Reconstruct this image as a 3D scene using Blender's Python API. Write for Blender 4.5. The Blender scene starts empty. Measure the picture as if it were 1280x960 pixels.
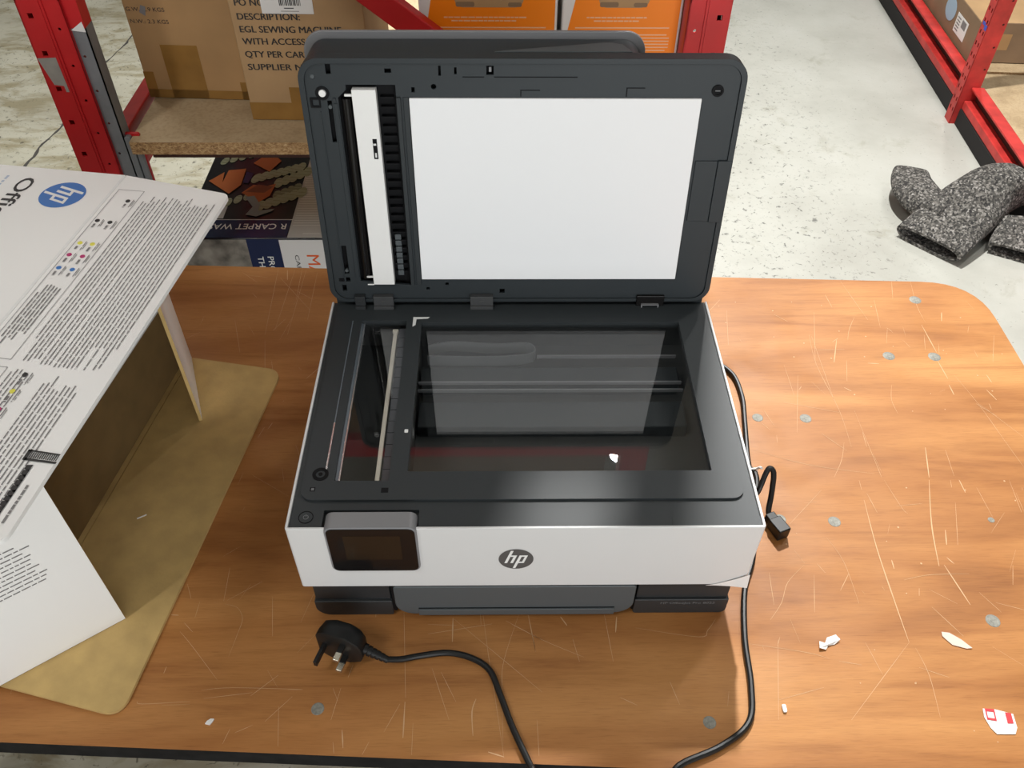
import bpy, bmesh, math, random
from mathutils import Vector as V, Matrix as M
from mathutils.geometry import delaunay_2d_cdt
random.seed(7)
SC = bpy.context.scene
COL = SC.collection
PI = math.pi

# ------------------------------------------------------------------ camera
def setup_camera():
    f, cx, cy, cz, p, yw, r = 1068.03, -0.0241, -0.4726, 0.8417, 0.7932, 0.0190, 0.0108
    fw = V((math.sin(yw) * math.cos(p), math.cos(yw) * math.cos(p), -math.sin(p)))
    rt = V((math.cos(yw), -math.sin(yw), 0)); up = rt.cross(fw)
    rt2 = rt * math.cos(r) + up * math.sin(r); up2 = up * math.cos(r) - rt * math.sin(r)
    cam = bpy.data.cameras.new('camera'); cam.sensor_width = 36; cam.lens = 36 * f / 1280
    cam.clip_start = 0.02; cam.clip_end = 60
    o = bpy.data.objects.new('camera', cam); COL.objects.link(o)
    b = -fw
    o.matrix_world = M(((rt2.x, up2.x, b.x, cx), (rt2.y, up2.y, b.y, cy), (rt2.z, up2.z, b.z, cz), (0, 0, 0, 1)))
    SC.camera = o
setup_camera()

# ------------------------------------------------------------------ world, lights, exposure
w = bpy.data.worlds.new('warehouse_ambience'); SC.world = w; w.use_nodes = True
w.node_tree.nodes['Background'].inputs[0].default_value = (0.93, 0.97, 1.0, 1)
w.node_tree.nodes['Background'].inputs[1].default_value = 0.20
SC.view_settings.view_transform = 'Standard'; SC.view_settings.look = 'None'
SC.view_settings.exposure = 0.0; SC.view_settings.gamma = 1.0
SC.view_settings.use_curve_mapping = False

def lamp(name, loc, target, power, size, col=(1, .96, .9), size_y=None):
    l = bpy.data.lights.new(name, 'AREA'); l.energy = power; l.color = col
    l.shape = 'RECTANGLE' if size_y else 'DISK'; l.size = size
    if size_y: l.size_y = size_y
    o = bpy.data.objects.new(name, l); COL.objects.link(o); o.location = loc
    o.rotation_euler = (V(target) - V(loc)).to_track_quat('-Z', 'Y').to_euler()
    return o
LAMPS = [('high_bay_lamp', (0.56, 2.16, 2.60), (0.3, 0.4, 0.0), 190, 0.14, None),
         ('batten_lamp', (1.7, 1.7, 3.05), (0.8, 0.8, -.2), 26, 0.16, 1.4),
         ('batten_lamp', (-1.9, 2.6, 3.05), (-1.5, 2.4, -.7), 20, 0.16, 1.4),
         ('batten_lamp', (-1.6, -1.2, 3.05), (-.6, 0, .2), 36, 0.16, 1.4),
         ('batten_lamp', (2.6, 5.0, 3.05), (2.5, 4.8, -.7), 50, 0.16, 1.4)]
lamp('front_fill_light', (1.0, -3.9, .75), (1.0, 0, .75), 100, 2.4, (.93, .97, 1), 2.6)      # added soft fill behind the viewer for front-facing surfaces; no door is built
for n_, l_, t_, p_, s_, sy_ in LAMPS: lamp(n_, l_, t_, p_, s_, (1, .995, .97), sy_)

# ------------------------------------------------------------------ helpers
def setp(o, label=None, cat=None, group=None, kind=None):
    for k, v in (('label', label), ('category', cat), ('group', group), ('kind', kind)):
        if v: o[k] = v
    return o

def empty(name, loc, rot=(0, 0, 0), **kw):
    o = bpy.data.objects.new(name, None); COL.objects.link(o)
    o.location = loc; o.rotation_euler = rot; o.empty_display_size = .05
    return setp(o, **kw)

def link(name, me, parent=None, loc=(0, 0, 0), rot=(0, 0, 0), **kw):
    o = bpy.data.objects.new(name, me); COL.objects.link(o)
    o.parent = parent; o.location = loc; o.rotation_euler = rot
    return setp(o, **kw)

class MB:
    """mesh builder: collects shapes with a material index each"""
    def __init__(s): s.v = []; s.f = []; s.m = []; s.i = 0; s.x = None
    def mat(s, i): s.i = i; return s
    def xf(s, m): s.x = m; return s
    def add(s, vs, fs):
        b = len(s.v)
        for p in vs:
            p = V(p); s.v.append(s.x @ p if s.x else p)
        for f in fs: s.f.append([b + k for k in f]); s.m.append(s.i)
        return s
    def box(s, x0, x1, y0, y1, z0, z1):
        return s.add([(x, y, z) for z in (z0, z1) for y in (y0, y1) for x in (x0, x1)],
                     [(0, 2, 3, 1), (4, 5, 7, 6), (0, 1, 5, 4), (2, 6, 7, 3), (0, 4, 6, 2), (1, 3, 7, 5)])
    def quad(s, a, b, c, d): return s.add([a, b, c, d], [(0, 1, 2, 3)])
    def poly(s, pts): return s.add(pts, [tuple(range(len(pts)))])
    def flat(s, pts2, z=0): return s.poly([(p[0], p[1], z) for p in pts2])
    def prism(s, pts, z0, z1, holes=()):
        """polygon in xy with holes, extruded z0..z1"""
        loops = [list(pts)] + [list(h) for h in holes]
        vs = []; ed = []
        for l in loops:
            b = len(vs); vs += [V((p[0], p[1])) for p in l]; n = len(l)
            ed += [(b + k, b + (k + 1) % n) for k in range(n)]
        if not holes:
            n = len(pts); area = sum(pts[k][0] * pts[(k + 1) % n][1] - pts[(k + 1) % n][0] * pts[k][1] for k in range(n))
            if area < 0: pts = pts[::-1]
            return s.add([(p[0], p[1], z0) for p in pts] + [(p[0], p[1], z1) for p in pts],
                         [tuple(range(n))[::-1], tuple(range(n, 2 * n))] + [(k, (k + 1) % n, n + (k + 1) % n, n + k) for k in range(n)])
        ov, oe, of, a_, b_, c_ = delaunay_2d_cdt(vs, ed, [], 1, 1e-8)
        def inside(q, l):
            c = False
            for k in range(len(l)):
                a, b = l[k], l[k - 1]
                if (a[1] > q[1]) != (b[1] > q[1]) and q[0] < (b[0] - a[0]) * (q[1] - a[1]) / (b[1] - a[1]) + a[0]: c = not c
            return c
        def keep(f):
            q = sum((ov[k] for k in f), V((0, 0))) / len(f)
            return inside(q, loops[0]) and not any(inside(q, h) for h in loops[1:])
        of = [f for f in of if keep(f)]
        n = len(ov); F = []
        cnt = {}
        for f in of:
            A = sum(ov[f[k]].x * ov[f[(k + 1) % len(f)]].y - ov[f[(k + 1) % len(f)]].x * ov[f[k]].y for k in range(len(f)))
            f = list(f) if A > 0 else list(f)[::-1]
            F.append(tuple(n + k for k in f)); F.append(tuple(f[::-1]))
            for k in range(len(f)):
                e = (f[k], f[(k + 1) % len(f)]); cnt[e] = 1
        for (a, b) in list(cnt):
            if (b, a) not in cnt: F.append((a, b, n + b, n + a))
        return s.add([(p.x, p.y, z0) for p in ov] + [(p.x, p.y, z1) for p in ov], F)
    def tube(s, pts, r, n=10, cap=True):
        pts = [V(p) for p in pts]; N = len(pts); R = r if hasattr(r, '__len__') else [r] * N
        t = [(pts[min(k + 1, N - 1)] - pts[max(k - 1, 0)]).normalized() for k in range(N)]
        u = t[0].orthogonal().normalized(); vs = []
        for k in range(N):
            u = (u - t[k] * u.dot(t[k])).normalized(); w_ = t[k].cross(u)
            vs += [pts[k] + (u * math.cos(2 * PI * j / n) + w_ * math.sin(2 * PI * j / n)) * R[k] for j in range(n)]
        fs = [(k * n + j, k * n + (j + 1) % n, (k + 1) * n + (j + 1) % n, (k + 1) * n + j) for k in range(N - 1) for j in range(n)]
        if cap: fs += [tuple(range(n))[::-1], tuple(range((N - 1) * n, N * n))]
        return s.add(vs, fs)
    def cyl(s, c, r, z0, z1, n=20, r2=None):
        r2 = r if r2 is None else r2
        vs = [(c[0] + r * math.cos(2 * PI * k / n), c[1] + r * math.sin(2 * PI * k / n), z0) for k in range(n)]
        vs += [(c[0] + r2 * math.cos(2 * PI * k / n), c[1] + r2 * math.sin(2 * PI * k / n), z1) for k in range(n)]
        return s.add(vs, [tuple(range(n))[::-1], tuple(range(n, 2 * n))] + [(k, (k + 1) % n, n + (k + 1) % n, n + k) for k in range(n)])
    def build(s, name, mats, parent=None, bevel=0, smooth=True, seg=2, loc=(0, 0, 0), rot=(0, 0, 0), angle=35, **kw):
        me = bpy.data.meshes.new(name); me.from_pydata([tuple(p) for p in s.v], [], s.f)
        if not isinstance(mats, (list, tuple)): mats = [mats]
        for m in mats: me.materials.append(m)
        for p, i in zip(me.polygons, s.m): p.material_index = i
        if smooth: 
            for p in me.polygons: p.use_smooth = True
            bm = bmesh.new(); bm.from_mesh(me); lim = math.radians(angle)
            for e in bm.edges:
                if len(e.link_faces) != 2 or e.calc_face_angle(0) > lim: e.smooth = False
            bm.to_mesh(me); bm.free()
        me.update()
        o = link(name, me, parent, loc, rot, **kw)
        if bevel:
            b = o.modifiers.new('bevel', 'BEVEL'); b.width = bevel; b.segments = seg; b.limit_method = 'ANGLE'; b.angle_limit = math.radians(40)
            b.harden_normals = True
        return o

def rrect(x0, x1, y0, y1, r, n=6):
    if not hasattr(r, '__len__'): r = [r] * 4   # BL BR TR TL
    out = []
    for (cx, cy, a, q) in ((x0 + r[0], y0 + r[0], PI, r[0]), (x1 - r[1], y0 + r[1], 1.5 * PI, r[1]), (x1 - r[2], y1 - r[2], 0, r[2]), (x0 + r[3], y1 - r[3], .5 * PI, r[3])):
        if q <= 1e-6: out.append((cx, cy)); continue
        out += [(cx + q * math.cos(a + .5 * PI * k / n), cy + q * math.sin(a + .5 * PI * k / n)) for k in range(n + 1)]
    return out
def rect(x0, x1, y0, y1): return [(x0, y0), (x1, y0), (x1, y1), (x0, y1)]
def circ(c, r, n=16): return [(c[0] + r * math.cos(2 * PI * k / n), c[1] + r * math.sin(2 * PI * k / n)) for k in range(n)]
def ell(c, a, b, n=36): return [(c[0] + a * math.cos(2 * PI * k / n), c[1] + b * math.sin(2 * PI * k / n)) for k in range(n)]
def spline(pts, n=6):
    pts = [V(p) for p in pts]; out = []
    for k in range(len(pts) - 1):
        p0 = pts[max(k - 1, 0)]; p1 = pts[k]; p2 = pts[k + 1]; p3 = pts[min(k + 2, len(pts) - 1)]
        for j in range(n):
            t = j / n
            out.append(.5 * ((2 * p1) + (p2 - p0) * t + (2 * p0 - 5 * p1 + 4 * p2 - p3) * t * t + (3 * p1 - p0 - 3 * p2 + p3) * t ** 3))
    out.append(pts[-1]); return out

def text(mb, s, x, y, z=0, h=.01, width=None, bold=0.0, shear=0):
    """flat lettering into builder mb in its xy plane; h = cap height; left-bottom at x,y"""
    cu = bpy.data.curves.new('t', 'FONT'); cu.body = s; cu.size = h / .7; cu.shear = shear; cu.offset = bold * h; cu.resolution_u = 3
    o = bpy.data.objects.new('t', cu); me = bpy.data.meshes.new_from_object(o)
    vs = [v.co.copy() for v in me.vertices]; fs = [tuple(p.vertices) for p in me.polygons]
    bpy.data.objects.remove(o); bpy.data.curves.remove(cu); bpy.data.meshes.remove(me)
    if not vs: return
    x0 = min(v.x for v in vs); x1 = max(v.x for v in vs); k = width / (x1 - x0) if width else 1
    mb.add([(x + (v.x - x0) * k, y + v.y, z) for v in vs], fs)

def frame_of(o, ex, ey):
    ex = V(ex).normalized(); ey = V(ey); ey = (ey - ex * ey.dot(ex)).normalized(); ez = ex.cross(ey)
    return M(((ex.x, ey.x, ez.x, o[0]), (ex.y, ey.y, ez.y, o[1]), (ex.z, ey.z, ez.z, o[2]), (0, 0, 0, 1)))

# ------------------------------------------------------------------ materials
def mat(name, col, rough=.5, metal=0, var=0, vscale=20, bump=0, bscale=200, spec=.5, coat=0, stretch=None):
    m = bpy.data.materials.new(name); m.use_nodes = True; nt = m.node_tree; N = nt.nodes; L = nt.links
    b = N['Principled BSDF']; b.inputs['Roughness'].default_value = rough; b.inputs['Metallic'].default_value = metal
    b.inputs['Base Color'].default_value = (*col, 1); b.inputs['Specular IOR Level'].default_value = spec
    b.inputs['Coat Weight'].default_value = coat
    tc = N.new('ShaderNodeTexCoord'); src = tc.outputs['Object']
    if stretch:
        mp = N.new('ShaderNodeMapping'); mp.inputs['Scale'].default_value = stretch; L.new(src, mp.inputs[0]); src = mp.outputs[0]
    if var:
        n = N.new('ShaderNodeTexNoise'); n.inputs['Scale'].default_value = vscale; n.inputs['Detail'].default_value = 5; L.new(src, n.inputs['Vector'])
        r = N.new('ShaderNodeValToRGB'); r.color_ramp.elements[0].position = .3; r.color_ramp.elements[1].position = .7
        r.color_ramp.elements[0].color = (*[c * (1 - var) for c in col], 1); r.color_ramp.elements[1].color = (*[min(1, c * (1 + var)) for c in col], 1)
        L.new(n.outputs['Fac'], r.inputs[0]); L.new(r.outputs[0], b.inputs['Base Color'])
    if bump:
        n2 = N.new('ShaderNodeTexNoise'); n2.inputs['Scale'].default_value = bscale; n2.inputs['Detail'].default_value = 3; L.new(src, n2.inputs['Vector'])
        bp = N.new('ShaderNodeBump'); bp.inputs['Strength'].default_value = bump; bp.inputs['Distance'].default_value = .002
        L.new(n2.outputs['Fac'], bp.inputs['Height']); L.new(bp.outputs[0], b.inputs['Normal'])
    return m

def ramp(N, L, src, stops):
    r = N.new('ShaderNodeValToRGB'); e = r.color_ramp.elements
    e[0].position, e[0].color = stops[0][0], (*stops[0][1], 1); e[1].position, e[1].color = stops[-1][0], (*stops[-1][1], 1)
    for p, c in stops[1:-1]:
        k = e.new(p); k.color = (*c, 1)
    L.new(src, r.inputs[0]); return r.outputs[0]
def noise(N, L, src, scale, detail=4, rough=.5, dist=0, sc=(1, 1, 1)):
    mp = N.new('ShaderNodeMapping'); mp.inputs['Scale'].default_value = sc; L.new(src, mp.inputs[0])
    n = N.new('ShaderNodeTexNoise'); n.inputs['Scale'].default_value = scale; n.inputs['Detail'].default_value = detail
    n.inputs['Roughness'].default_value = rough; n.inputs['Distortion'].default_value = dist
    L.new(mp.outputs[0], n.inputs['Vector']); return n.outputs['Fac']
def mixc(N, L, fac, a, b, mode='MIX'):
    m = N.new('ShaderNodeMix'); m.data_type = 'RGBA'; m.blend_type = mode
    for s, k in ((fac, 0), (a, 6), (b, 7)):
        if isinstance(s, (int, float)): m.inputs[k].default_value = s
        elif isinstance(s, tuple): m.inputs[k].default_value = (*s, 1)
        else: L.new(s, m.inputs[k])
    return m.outputs[2]

def wood_mat():
    m = bpy.data.materials.new('table_plywood'); m.use_nodes = True; nt = m.node_tree; N = nt.nodes; L = nt.links; b = N['Principled BSDF']; b.inputs['Specular IOR Level'].default_value = .25
    tc = N.new('ShaderNodeTexCoord').outputs['Object']
    big = noise(N, L, tc, 3.2, 3, .55, .9, (.55, 2.6, 1))
    band = noise(N, L, tc, 4.2, 5, .6, 1.8, (.5, 6, 1))
    fine = noise(N, L, tc, 30, 4, .65, .4, (1.2, 16, 1))
    pore = noise(N, L, tc, 90, 2, .5, 0, (.5, 9, 1))
    c1 = ramp(N, L, big, [(.26, (.235, .088, .025)), (.42, (.375, .155, .046)), (.57, (.46, .208, .066)), (.74, (.53, .255, .086))])
    c2 = ramp(N, L, band, [(.28, (.72, .66, .62)), (.46, (.95, .94, .92)), (.62, (1, 1, 1)), (.8, (1.0, 1.0, 1.0))])
    c3 = ramp(N, L, fine, [(.25, (.80, .77, .74)), (.55, (1, 1, 1)), (.8, (1, 1, 1))])
    c4 = ramp(N, L, pore, [(.30, (.72, .68, .64)), (.44, (1, 1, 1)), (.9, (1, 1, 1))])
    x = mixc(N, L, 1.0, c1, c2, 'MULTIPLY'); x = mixc(N, L, .55, x, c3, 'MULTIPLY'); x = mixc(N, L, .5, x, c4, 'MULTIPLY')
    L.new(x, b.inputs['Base Color'])
    rr = ramp(N, L, noise(N, L, tc, 14, 4), [(.3, (.36,) * 3), (.7, (.58,) * 3)]); L.new(rr, b.inputs['Roughness'])
    bp = N.new('ShaderNodeBump'); bp.inputs['Strength'].default_value = .12; bp.inputs['Distance'].default_value = .001
    L.new(fine, bp.inputs['Height']); L.new(bp.outputs[0], b.inputs['Normal'])
    return m
def floor_mat():
    m = bpy.data.materials.new('painted_concrete'); m.use_nodes = True; nt = m.node_tree; N = nt.nodes; L = nt.links; b = N['Principled BSDF']
    tc = N.new('ShaderNodeTexCoord').outputs['Object']
    base = ramp(N, L, noise(N, L, tc, 2.2, 6, .6), [(.3, (.36, .355, .315)), (.55, (.45, .45, .405)), (.75, (.50, .50, .46))])
    patch = ramp(N, L, noise(N, L, tc, 5.5, 7, .68, .4), [(.58, (1, 1, 1)), (.70, (.74, .72, .66))])
    speck = ramp(N, L, noise(N, L, tc, 52, 4, .7, .6), [(.335, (.30, .30, .30)), (.42, (1, 1, 1))])
    dens = ramp(N, L, noise(N, L, tc, 1.7, 3, .5), [(.33, (0, 0, 0)), (.5, (1, 1, 1))])
    tiny = ramp(N, L, noise(N, L, tc, 85, 2, .6), [(.26, (.42, .40, .38)), (.33, (1, 1, 1))])
    sx = N.new('ShaderNodeSeparateXYZ'); L.new(tc, sx.inputs[0])
    def band_x(a, b):
        m_ = N.new('ShaderNodeMapRange'); m_.inputs['From Min'].default_value = a; m_.inputs['From Max'].default_value = b; L.new(sx.outputs['X'], m_.inputs['Value']); return m_.outputs[0]
    rough_side = band_x(.1, -.7)            # the older, trowelled slab on the left
    mott = ramp(N, L, noise(N, L, tc, 7.5, 6, .62, .5, (.75, 1.5, 1)), [(.47, (1, 1, 1)), (.60, (.66, .61, .50))])
    x = mixc(N, L, .75, base, patch, 'MULTIPLY'); x = mixc(N, L, rough_side, x, mixc(N, L, 1.0, mixc(N, L, 1.0, x, (1.0, .965, .86), 'MULTIPLY'), mott, 'MULTIPLY'))
    dm = N.new('ShaderNodeMath'); dm.operation = 'MULTIPLY'; L.new(dens, dm.inputs[0]); L.new(band_x(1.35, .95), dm.inputs[1]); dens = dm.outputs[0]
    x = mixc(N, L, dens, x, mixc(N, L, 1.0, x, speck, 'MULTIPLY')); x = mixc(N, L, .8, x, tiny, 'MULTIPLY')
    L.new(x, b.inputs['Base Color']); b.inputs['Roughness'].default_value = .62
    bp = N.new('ShaderNodeBump'); bp.inputs['Strength'].default_value = .25; bp.inputs['Distance'].default_value = .004
    L.new(noise(N, L, tc, 40, 5, .6), bp.inputs['Height']); L.new(bp.outputs[0], b.inputs['Normal'])
    return m
def chip_mat(name, face):
    m = bpy.data.materials.new(name); m.use_nodes = True; nt = m.node_tree; N = nt.nodes; L = nt.links; b = N['Principled BSDF']
    tc = N.new('ShaderNodeTexCoord').outputs['Object']
    if face: x = ramp(N, L, noise(N, L, tc, 9, 6, .6), [(.3, (.33, .235, .13)), (.5, (.46, .34, .20)), (.7, (.50, .38, .235))]); x = mixc(N, L, .5, x, ramp(N, L, noise(N, L, tc, 160, 3), [(.35, (.75, .7, .65)), (.55, (1, 1, 1))]), 'MULTIPLY')
    else: x = ramp(N, L, noise(N, L, tc, 130, 4, .7, 1.0, (1, 1, 1.6)), [(.3, (.12, .055, .02)), (.45, (.36, .20, .085)), (.56, (.5, .31, .14)), (.72, (.66, .48, .27))])
    L.new(x, b.inputs['Base Color']); b.inputs['Roughness'].default_value = .75
    return m
def glass_mat(name, tint=(.96, .965, .965), ior=1.75):
    m = bpy.data.materials.new(name); m.use_nodes = True; nt = m.node_tree; N = nt.nodes; L = nt.links
    N.remove(N['Principled BSDF']); out = N['Material Output']
    lw = N.new('ShaderNodeLayerWeight'); lw.inputs['Blend'].default_value = .5      # Schlick reflectance of one pane face
    pw = N.new('ShaderNodeMath'); pw.operation = 'POWER'; pw.inputs[1].default_value = 5; L.new(lw.outputs['Facing'], pw.inputs[0])
    fr = N.new('ShaderNodeMath'); fr.operation = 'MULTIPLY_ADD'; fr.inputs[1].default_value = .94; fr.inputs[2].default_value = .06; L.new(pw.outputs[0], fr.inputs[0])
    tr = N.new('ShaderNodeBsdfTransparent'); tr.inputs[0].default_value = (*tint, 1)
    gl = N.new('ShaderNodeBsdfGlossy'); gl.inputs['Roughness'].default_value = .0
    mx = N.new('ShaderNodeMixShader'); L.new(fr.outputs[0], mx.inputs[0]); L.new(tr.outputs[0], mx.inputs[1]); L.new(gl.outputs[0], mx.inputs[2]); L.new(mx.outputs[0], out.inputs[0])
    return m
def felt_mat():
    m = bpy.data.materials.new('grey_felt'); m.use_nodes = True; nt = m.node_tree; N = nt.nodes; L = nt.links; b = N['Principled BSDF']
    tc = N.new('ShaderNodeTexCoord').outputs['Object']
    v = N.new('ShaderNodeTexVoronoi'); v.inputs['Scale'].default_value = 190; v.inputs['Randomness'].default_value = 1
    mp = noise(N, L, tc, 60, 4, .7)
    L.new(tc, v.inputs['Vector'])
    x = ramp(N, L, v.outputs['Color'], [(.15, (.02, .019, .019)), (.45, (.07, .066, .06)), (.7, (.16, .15, .135)), (.95, (.36, .34, .32))])
    x = mixc(N, L, .75, x, ramp(N, L, mp, [(.3, (.45, .44, .42)), (.6, (1, 1, 1))]), 'MULTIPLY')
    L.new(x, b.inputs['Base Color']); b.inputs['Roughness'].default_value = .95
    bp = N.new('ShaderNodeBump'); bp.inputs['Strength'].default_value = .6; bp.inputs['Distance'].default_value = .006
    L.new(mp, bp.inputs['Height']); L.new(bp.outputs[0], b.inputs['Normal'])
    return m

MT = dict(
    wood=wood_mat(), floor=floor_mat(), chip_face=chip_mat('chipboard_face', 1), chip_edge=chip_mat('chipboard_edge', 0), felt=felt_mat(),
    glass=glass_mat('scanner_glass'), 
    edge=mat('table_edge_black', (.010, .009, .009), .8, var=.4, vscale=60, spec=.15),
    steel=mat('rivet_steel', (.24, .235, .205), .6, .1, var=.25, vscale=300, spec=.25),
    scratch=mat('scratch_bare_wood', (.58, .36, .19), .7), 
    legm=mat('leg_steel_dark', (.05, .05, .05), .5, .4),
    white=mat('printer_white_plastic', (.66, .66, .66), .42, bump=.02, bscale=900),
    deck=mat('printer_slate_plastic', (.030, .035, .038), .46, spec=.32, bump=.06, bscale=1800),
    deck2=mat('printer_lid_plastic', (.027, .033, .037), .44, spec=.32, bump=.05, bscale=1800),
    trayg=mat('tray_grey_plastic', (.075, .086, .092), .45, bump=.04, bscale=1500),
    base=mat('base_black_plastic', (.022, .024, .026), .5, bump=.05, bscale=1500),
    black=mat('matt_black_plastic', (.006, .006, .007), .6, spec=.15),
    gblack=mat('gloss_black_plastic', (.008, .007, .007), .14, spec=.3),
    screen=mat('dark_screen', (.020, .013, .008), .18, spec=.3),
    grey=mat('light_grey_plastic', (.21, .21, .22), .42),
    midgrey=mat('mid_grey_plastic', (.16, .165, .17), .45),
    pad=mat('white_foam_pad', (.93, .93, .94), .6),
    bar=mat('white_backing_bar', (.90, .89, .87), .4),
    cream=mat('cream_light_bar', (.74, .68, .58), .45),
    chrome=mat('bright_strip', (.75, .77, .8), .18, .9),
    slate=mat('blue_slate_trim', (.13, .155, .18), .28),
    sclear=mat('segmented_reflector', (.10, .105, .115), .22, .5),
    inner=mat('scanner_interior', (.055, .056, .055), .6),
    logo=mat('logo_grey_ink', (.085, .082, .082), .5),
    ptext=mat('white_print', (.80, .80, .79), .5),
    cable=mat('black_cable_rubber', (.008, .008, .008), .45, spec=.35),
    brass=mat('plug_pin_metal', (.62, .58, .48), .25, .9),
    boxw=mat('box_white_print', (.87, .86, .845), .42),
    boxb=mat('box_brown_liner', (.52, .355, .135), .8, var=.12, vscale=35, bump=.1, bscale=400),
    boxi=mat('box_shaded_board', (.21, .135, .055), .6, var=.12, vscale=30),  # darker than the liner, partly to hold the shade inside the box mouth
    hingem=mat('hinge_plastic', (.055, .056, .058), .4),
    ink=mat('black_ink', (.03, .028, .028), .6), inkg=mat('grey_ink', (.20, .19, .19), .6), fineink=mat('fine_print_ink', (.22, .21, .21), .6),
    blue=mat('logo_blue_ink', (.035, .16, .49), .45), pale=mat('pale_blue_ink', (.47, .55, .68), .5),
    yel=mat('yellow_ink', (.75, .70, .08), .5), mag=mat('magenta_ink', (.45, .02, .14), .5), cyan=mat('cyan_ink', (.03, .17, .50), .5),
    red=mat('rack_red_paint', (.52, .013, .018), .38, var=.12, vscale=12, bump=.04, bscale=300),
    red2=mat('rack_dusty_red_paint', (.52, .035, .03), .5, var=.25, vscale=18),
    rgrey=mat('rack_grey_paint', (.20, .21, .225), .5, var=.12, vscale=30),
    bare=mat('bare_metal_patch', (.36, .35, .33), .5, .3, var=.1, vscale=60),
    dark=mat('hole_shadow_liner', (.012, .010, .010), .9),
    kraft=mat('kraft_carton', (.42, .245, .105), .72, var=.10, vscale=9, bump=.06, bscale=300),
    kraft2=mat('kraft_carton_pale', (.45, .28, .135), .72, var=.12, vscale=8),
    kraftd=mat('kraft_carton_dull', (.24, .155, .09), .75, var=.12, vscale=10),
    tape=mat('brown_packing_tape', (.30, .155, .040), .22, var=.12, vscale=25),
    label=mat('paper_label', (.78, .77, .75), .55),
    orange=mat('orange_board', (.98, .25, .006), .4),
    opink=mat('pale_orange_print', (.92, .50, .28), .5),
    wbox=mat('white_board', (.78, .76, .75), .5),
    navy=mat('navy_print', (.012, .022, .075), .25), nearblack=mat('black_print', (.012, .012, .015), .25),
    sage=mat('sage_green_print', (.36, .38, .25), .35), saged=mat('dark_sage_print', (.19, .205, .125), .35), leaf=mat('rust_leaf_print', (.46, .125, .03), .35), leafd=mat('dark_leaf_print', (.20, .065, .022), .35),
    tealg=mat('grey_teal_print', (.22, .27, .27), .3), wtop=mat('grey_white_print', (.56, .55, .53), .4), photo=mat('grey_photo_print', (.24, .22, .19), .35, var=.6, vscale=28), oran=mat('orange_letter_print', (.80, .12, .02), .4),
    paper=mat('paper_scrap', (.80, .78, .76), .6), rpaper=mat('red_print_paper', (.55, .03, .04), .5), ppaper=mat('pinkish_scrap', (.66, .50, .42), .6),
    film=mat('clear_film', (.80, .78, .77), .12), jointm=mat('joint_dark_filler', (.06, .055, .05), .9),
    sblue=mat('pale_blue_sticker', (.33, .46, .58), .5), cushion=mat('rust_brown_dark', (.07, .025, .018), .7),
    bluemark=mat('blue_marker', (.05, .08, .45), .5),
)
H = .165      # scanner deck height above the table
FZ = -.74     # floor below the table top

# ------------------------------------------------------------------ floor
fl = MB().box(-6, 6, -4, 9, -.1, 0).build('floor', MT['floor'], loc=(0, 0, FZ), smooth=False, kind='structure', label='pale painted concrete warehouse floor with scuffs')
def ragged(mb, x0, y0, x1, y1, w_, n=60, z=.0008):
    a = V((x0, y0)); b = V((x1, y1)); d = (b - a).normalized(); p = V((-d.y, d.x)); top = []; bot = []
    off = 0
    for k in range(n + 1):
        off = off * .93 + random.uniform(-.007, .007); c = a.lerp(b, k / n) + p * off; q = w_ * random.uniform(.35, 1.5)
        top.append((c.x + p.x * q, c.y + p.y * q, z)); bot.append((c.x - p.x * q, c.y - p.y * q, z))
    for k in range(n): mb.quad(bot[k], bot[k + 1], top[k + 1], top[k])
j = MB(); ragged(j, -1.665, 1.2, -1.60, 5.5, .0045, 150)
j.build('expansion_joint', MT['jointm'], fl, smooth=False, label='dark ragged joint in the concrete')

CZ = 3.25
MT['wall'] = mat('painted_block_wall', (.45, .44, .41), .8, var=.08, vscale=3); MT['ceil'] = mat('ceiling_sheeting', (.48, .47, .45), .8, var=.06, vscale=2)
MB().box(-6, 6, -4, 9, CZ, CZ + .1).build('ceiling', MT['ceil'], smooth=False, kind='structure')
MB().box(-6.1, -6, -4, 9, FZ, CZ).build('wall_left', MT['wall'], smooth=False, kind='structure'); MB().box(6, 6.1, -4, 9, FZ, CZ).build('wall_right', MT['wall'], smooth=False, kind='structure')
MB().box(-6, 6, 9, 9.1, FZ, CZ).build('wall_back', MT['wall'], smooth=False, kind='structure'); MB().box(-6, 6, -4.1, -4, FZ, CZ).build('wall_front', MT['wall'], smooth=False, kind='structure')

# ------------------------------------------------------------------ work table
def round_poly(pts, rad, n=8):
    out = []; N = len(pts)
    for k in range(N):
        p = V(pts[k]); r = rad[k]
        if r == 0: out.append((p.x, p.y)); continue
        a = (V(pts[k - 1]) - p).normalized(); b = (V(pts[(k + 1) % N]) - p).normalized()
        for t in range(n + 1):
            t /= n; q = (p + a * r) * (1 - t) ** 2 + p * 2 * t * (1 - t) + (p + b * r) * t * t
            out.append((q.x, q.y))
    return out
TB = empty('work_table', (-.14, .22, FZ), label='scratched orange-brown plywood work table with a black edge', cat='table')
T0 = (.14, -.22, -FZ)     # table-top coordinates under the table root
TABLE = [(-1.05, -.106), (.712, -.191), (.7225, .5765), (-1.05, .643)]
mb = MB().prism(round_poly(TABLE, [.05, .08, .085, .05]), -.026, 0)
for k, f in enumerate(mb.f):
    if len(f) == 4: mb.m[k] = 1
top = mb.build('tabletop', [MT['wood'], MT['edge']], TB, loc=T0, angle=30)
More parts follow.
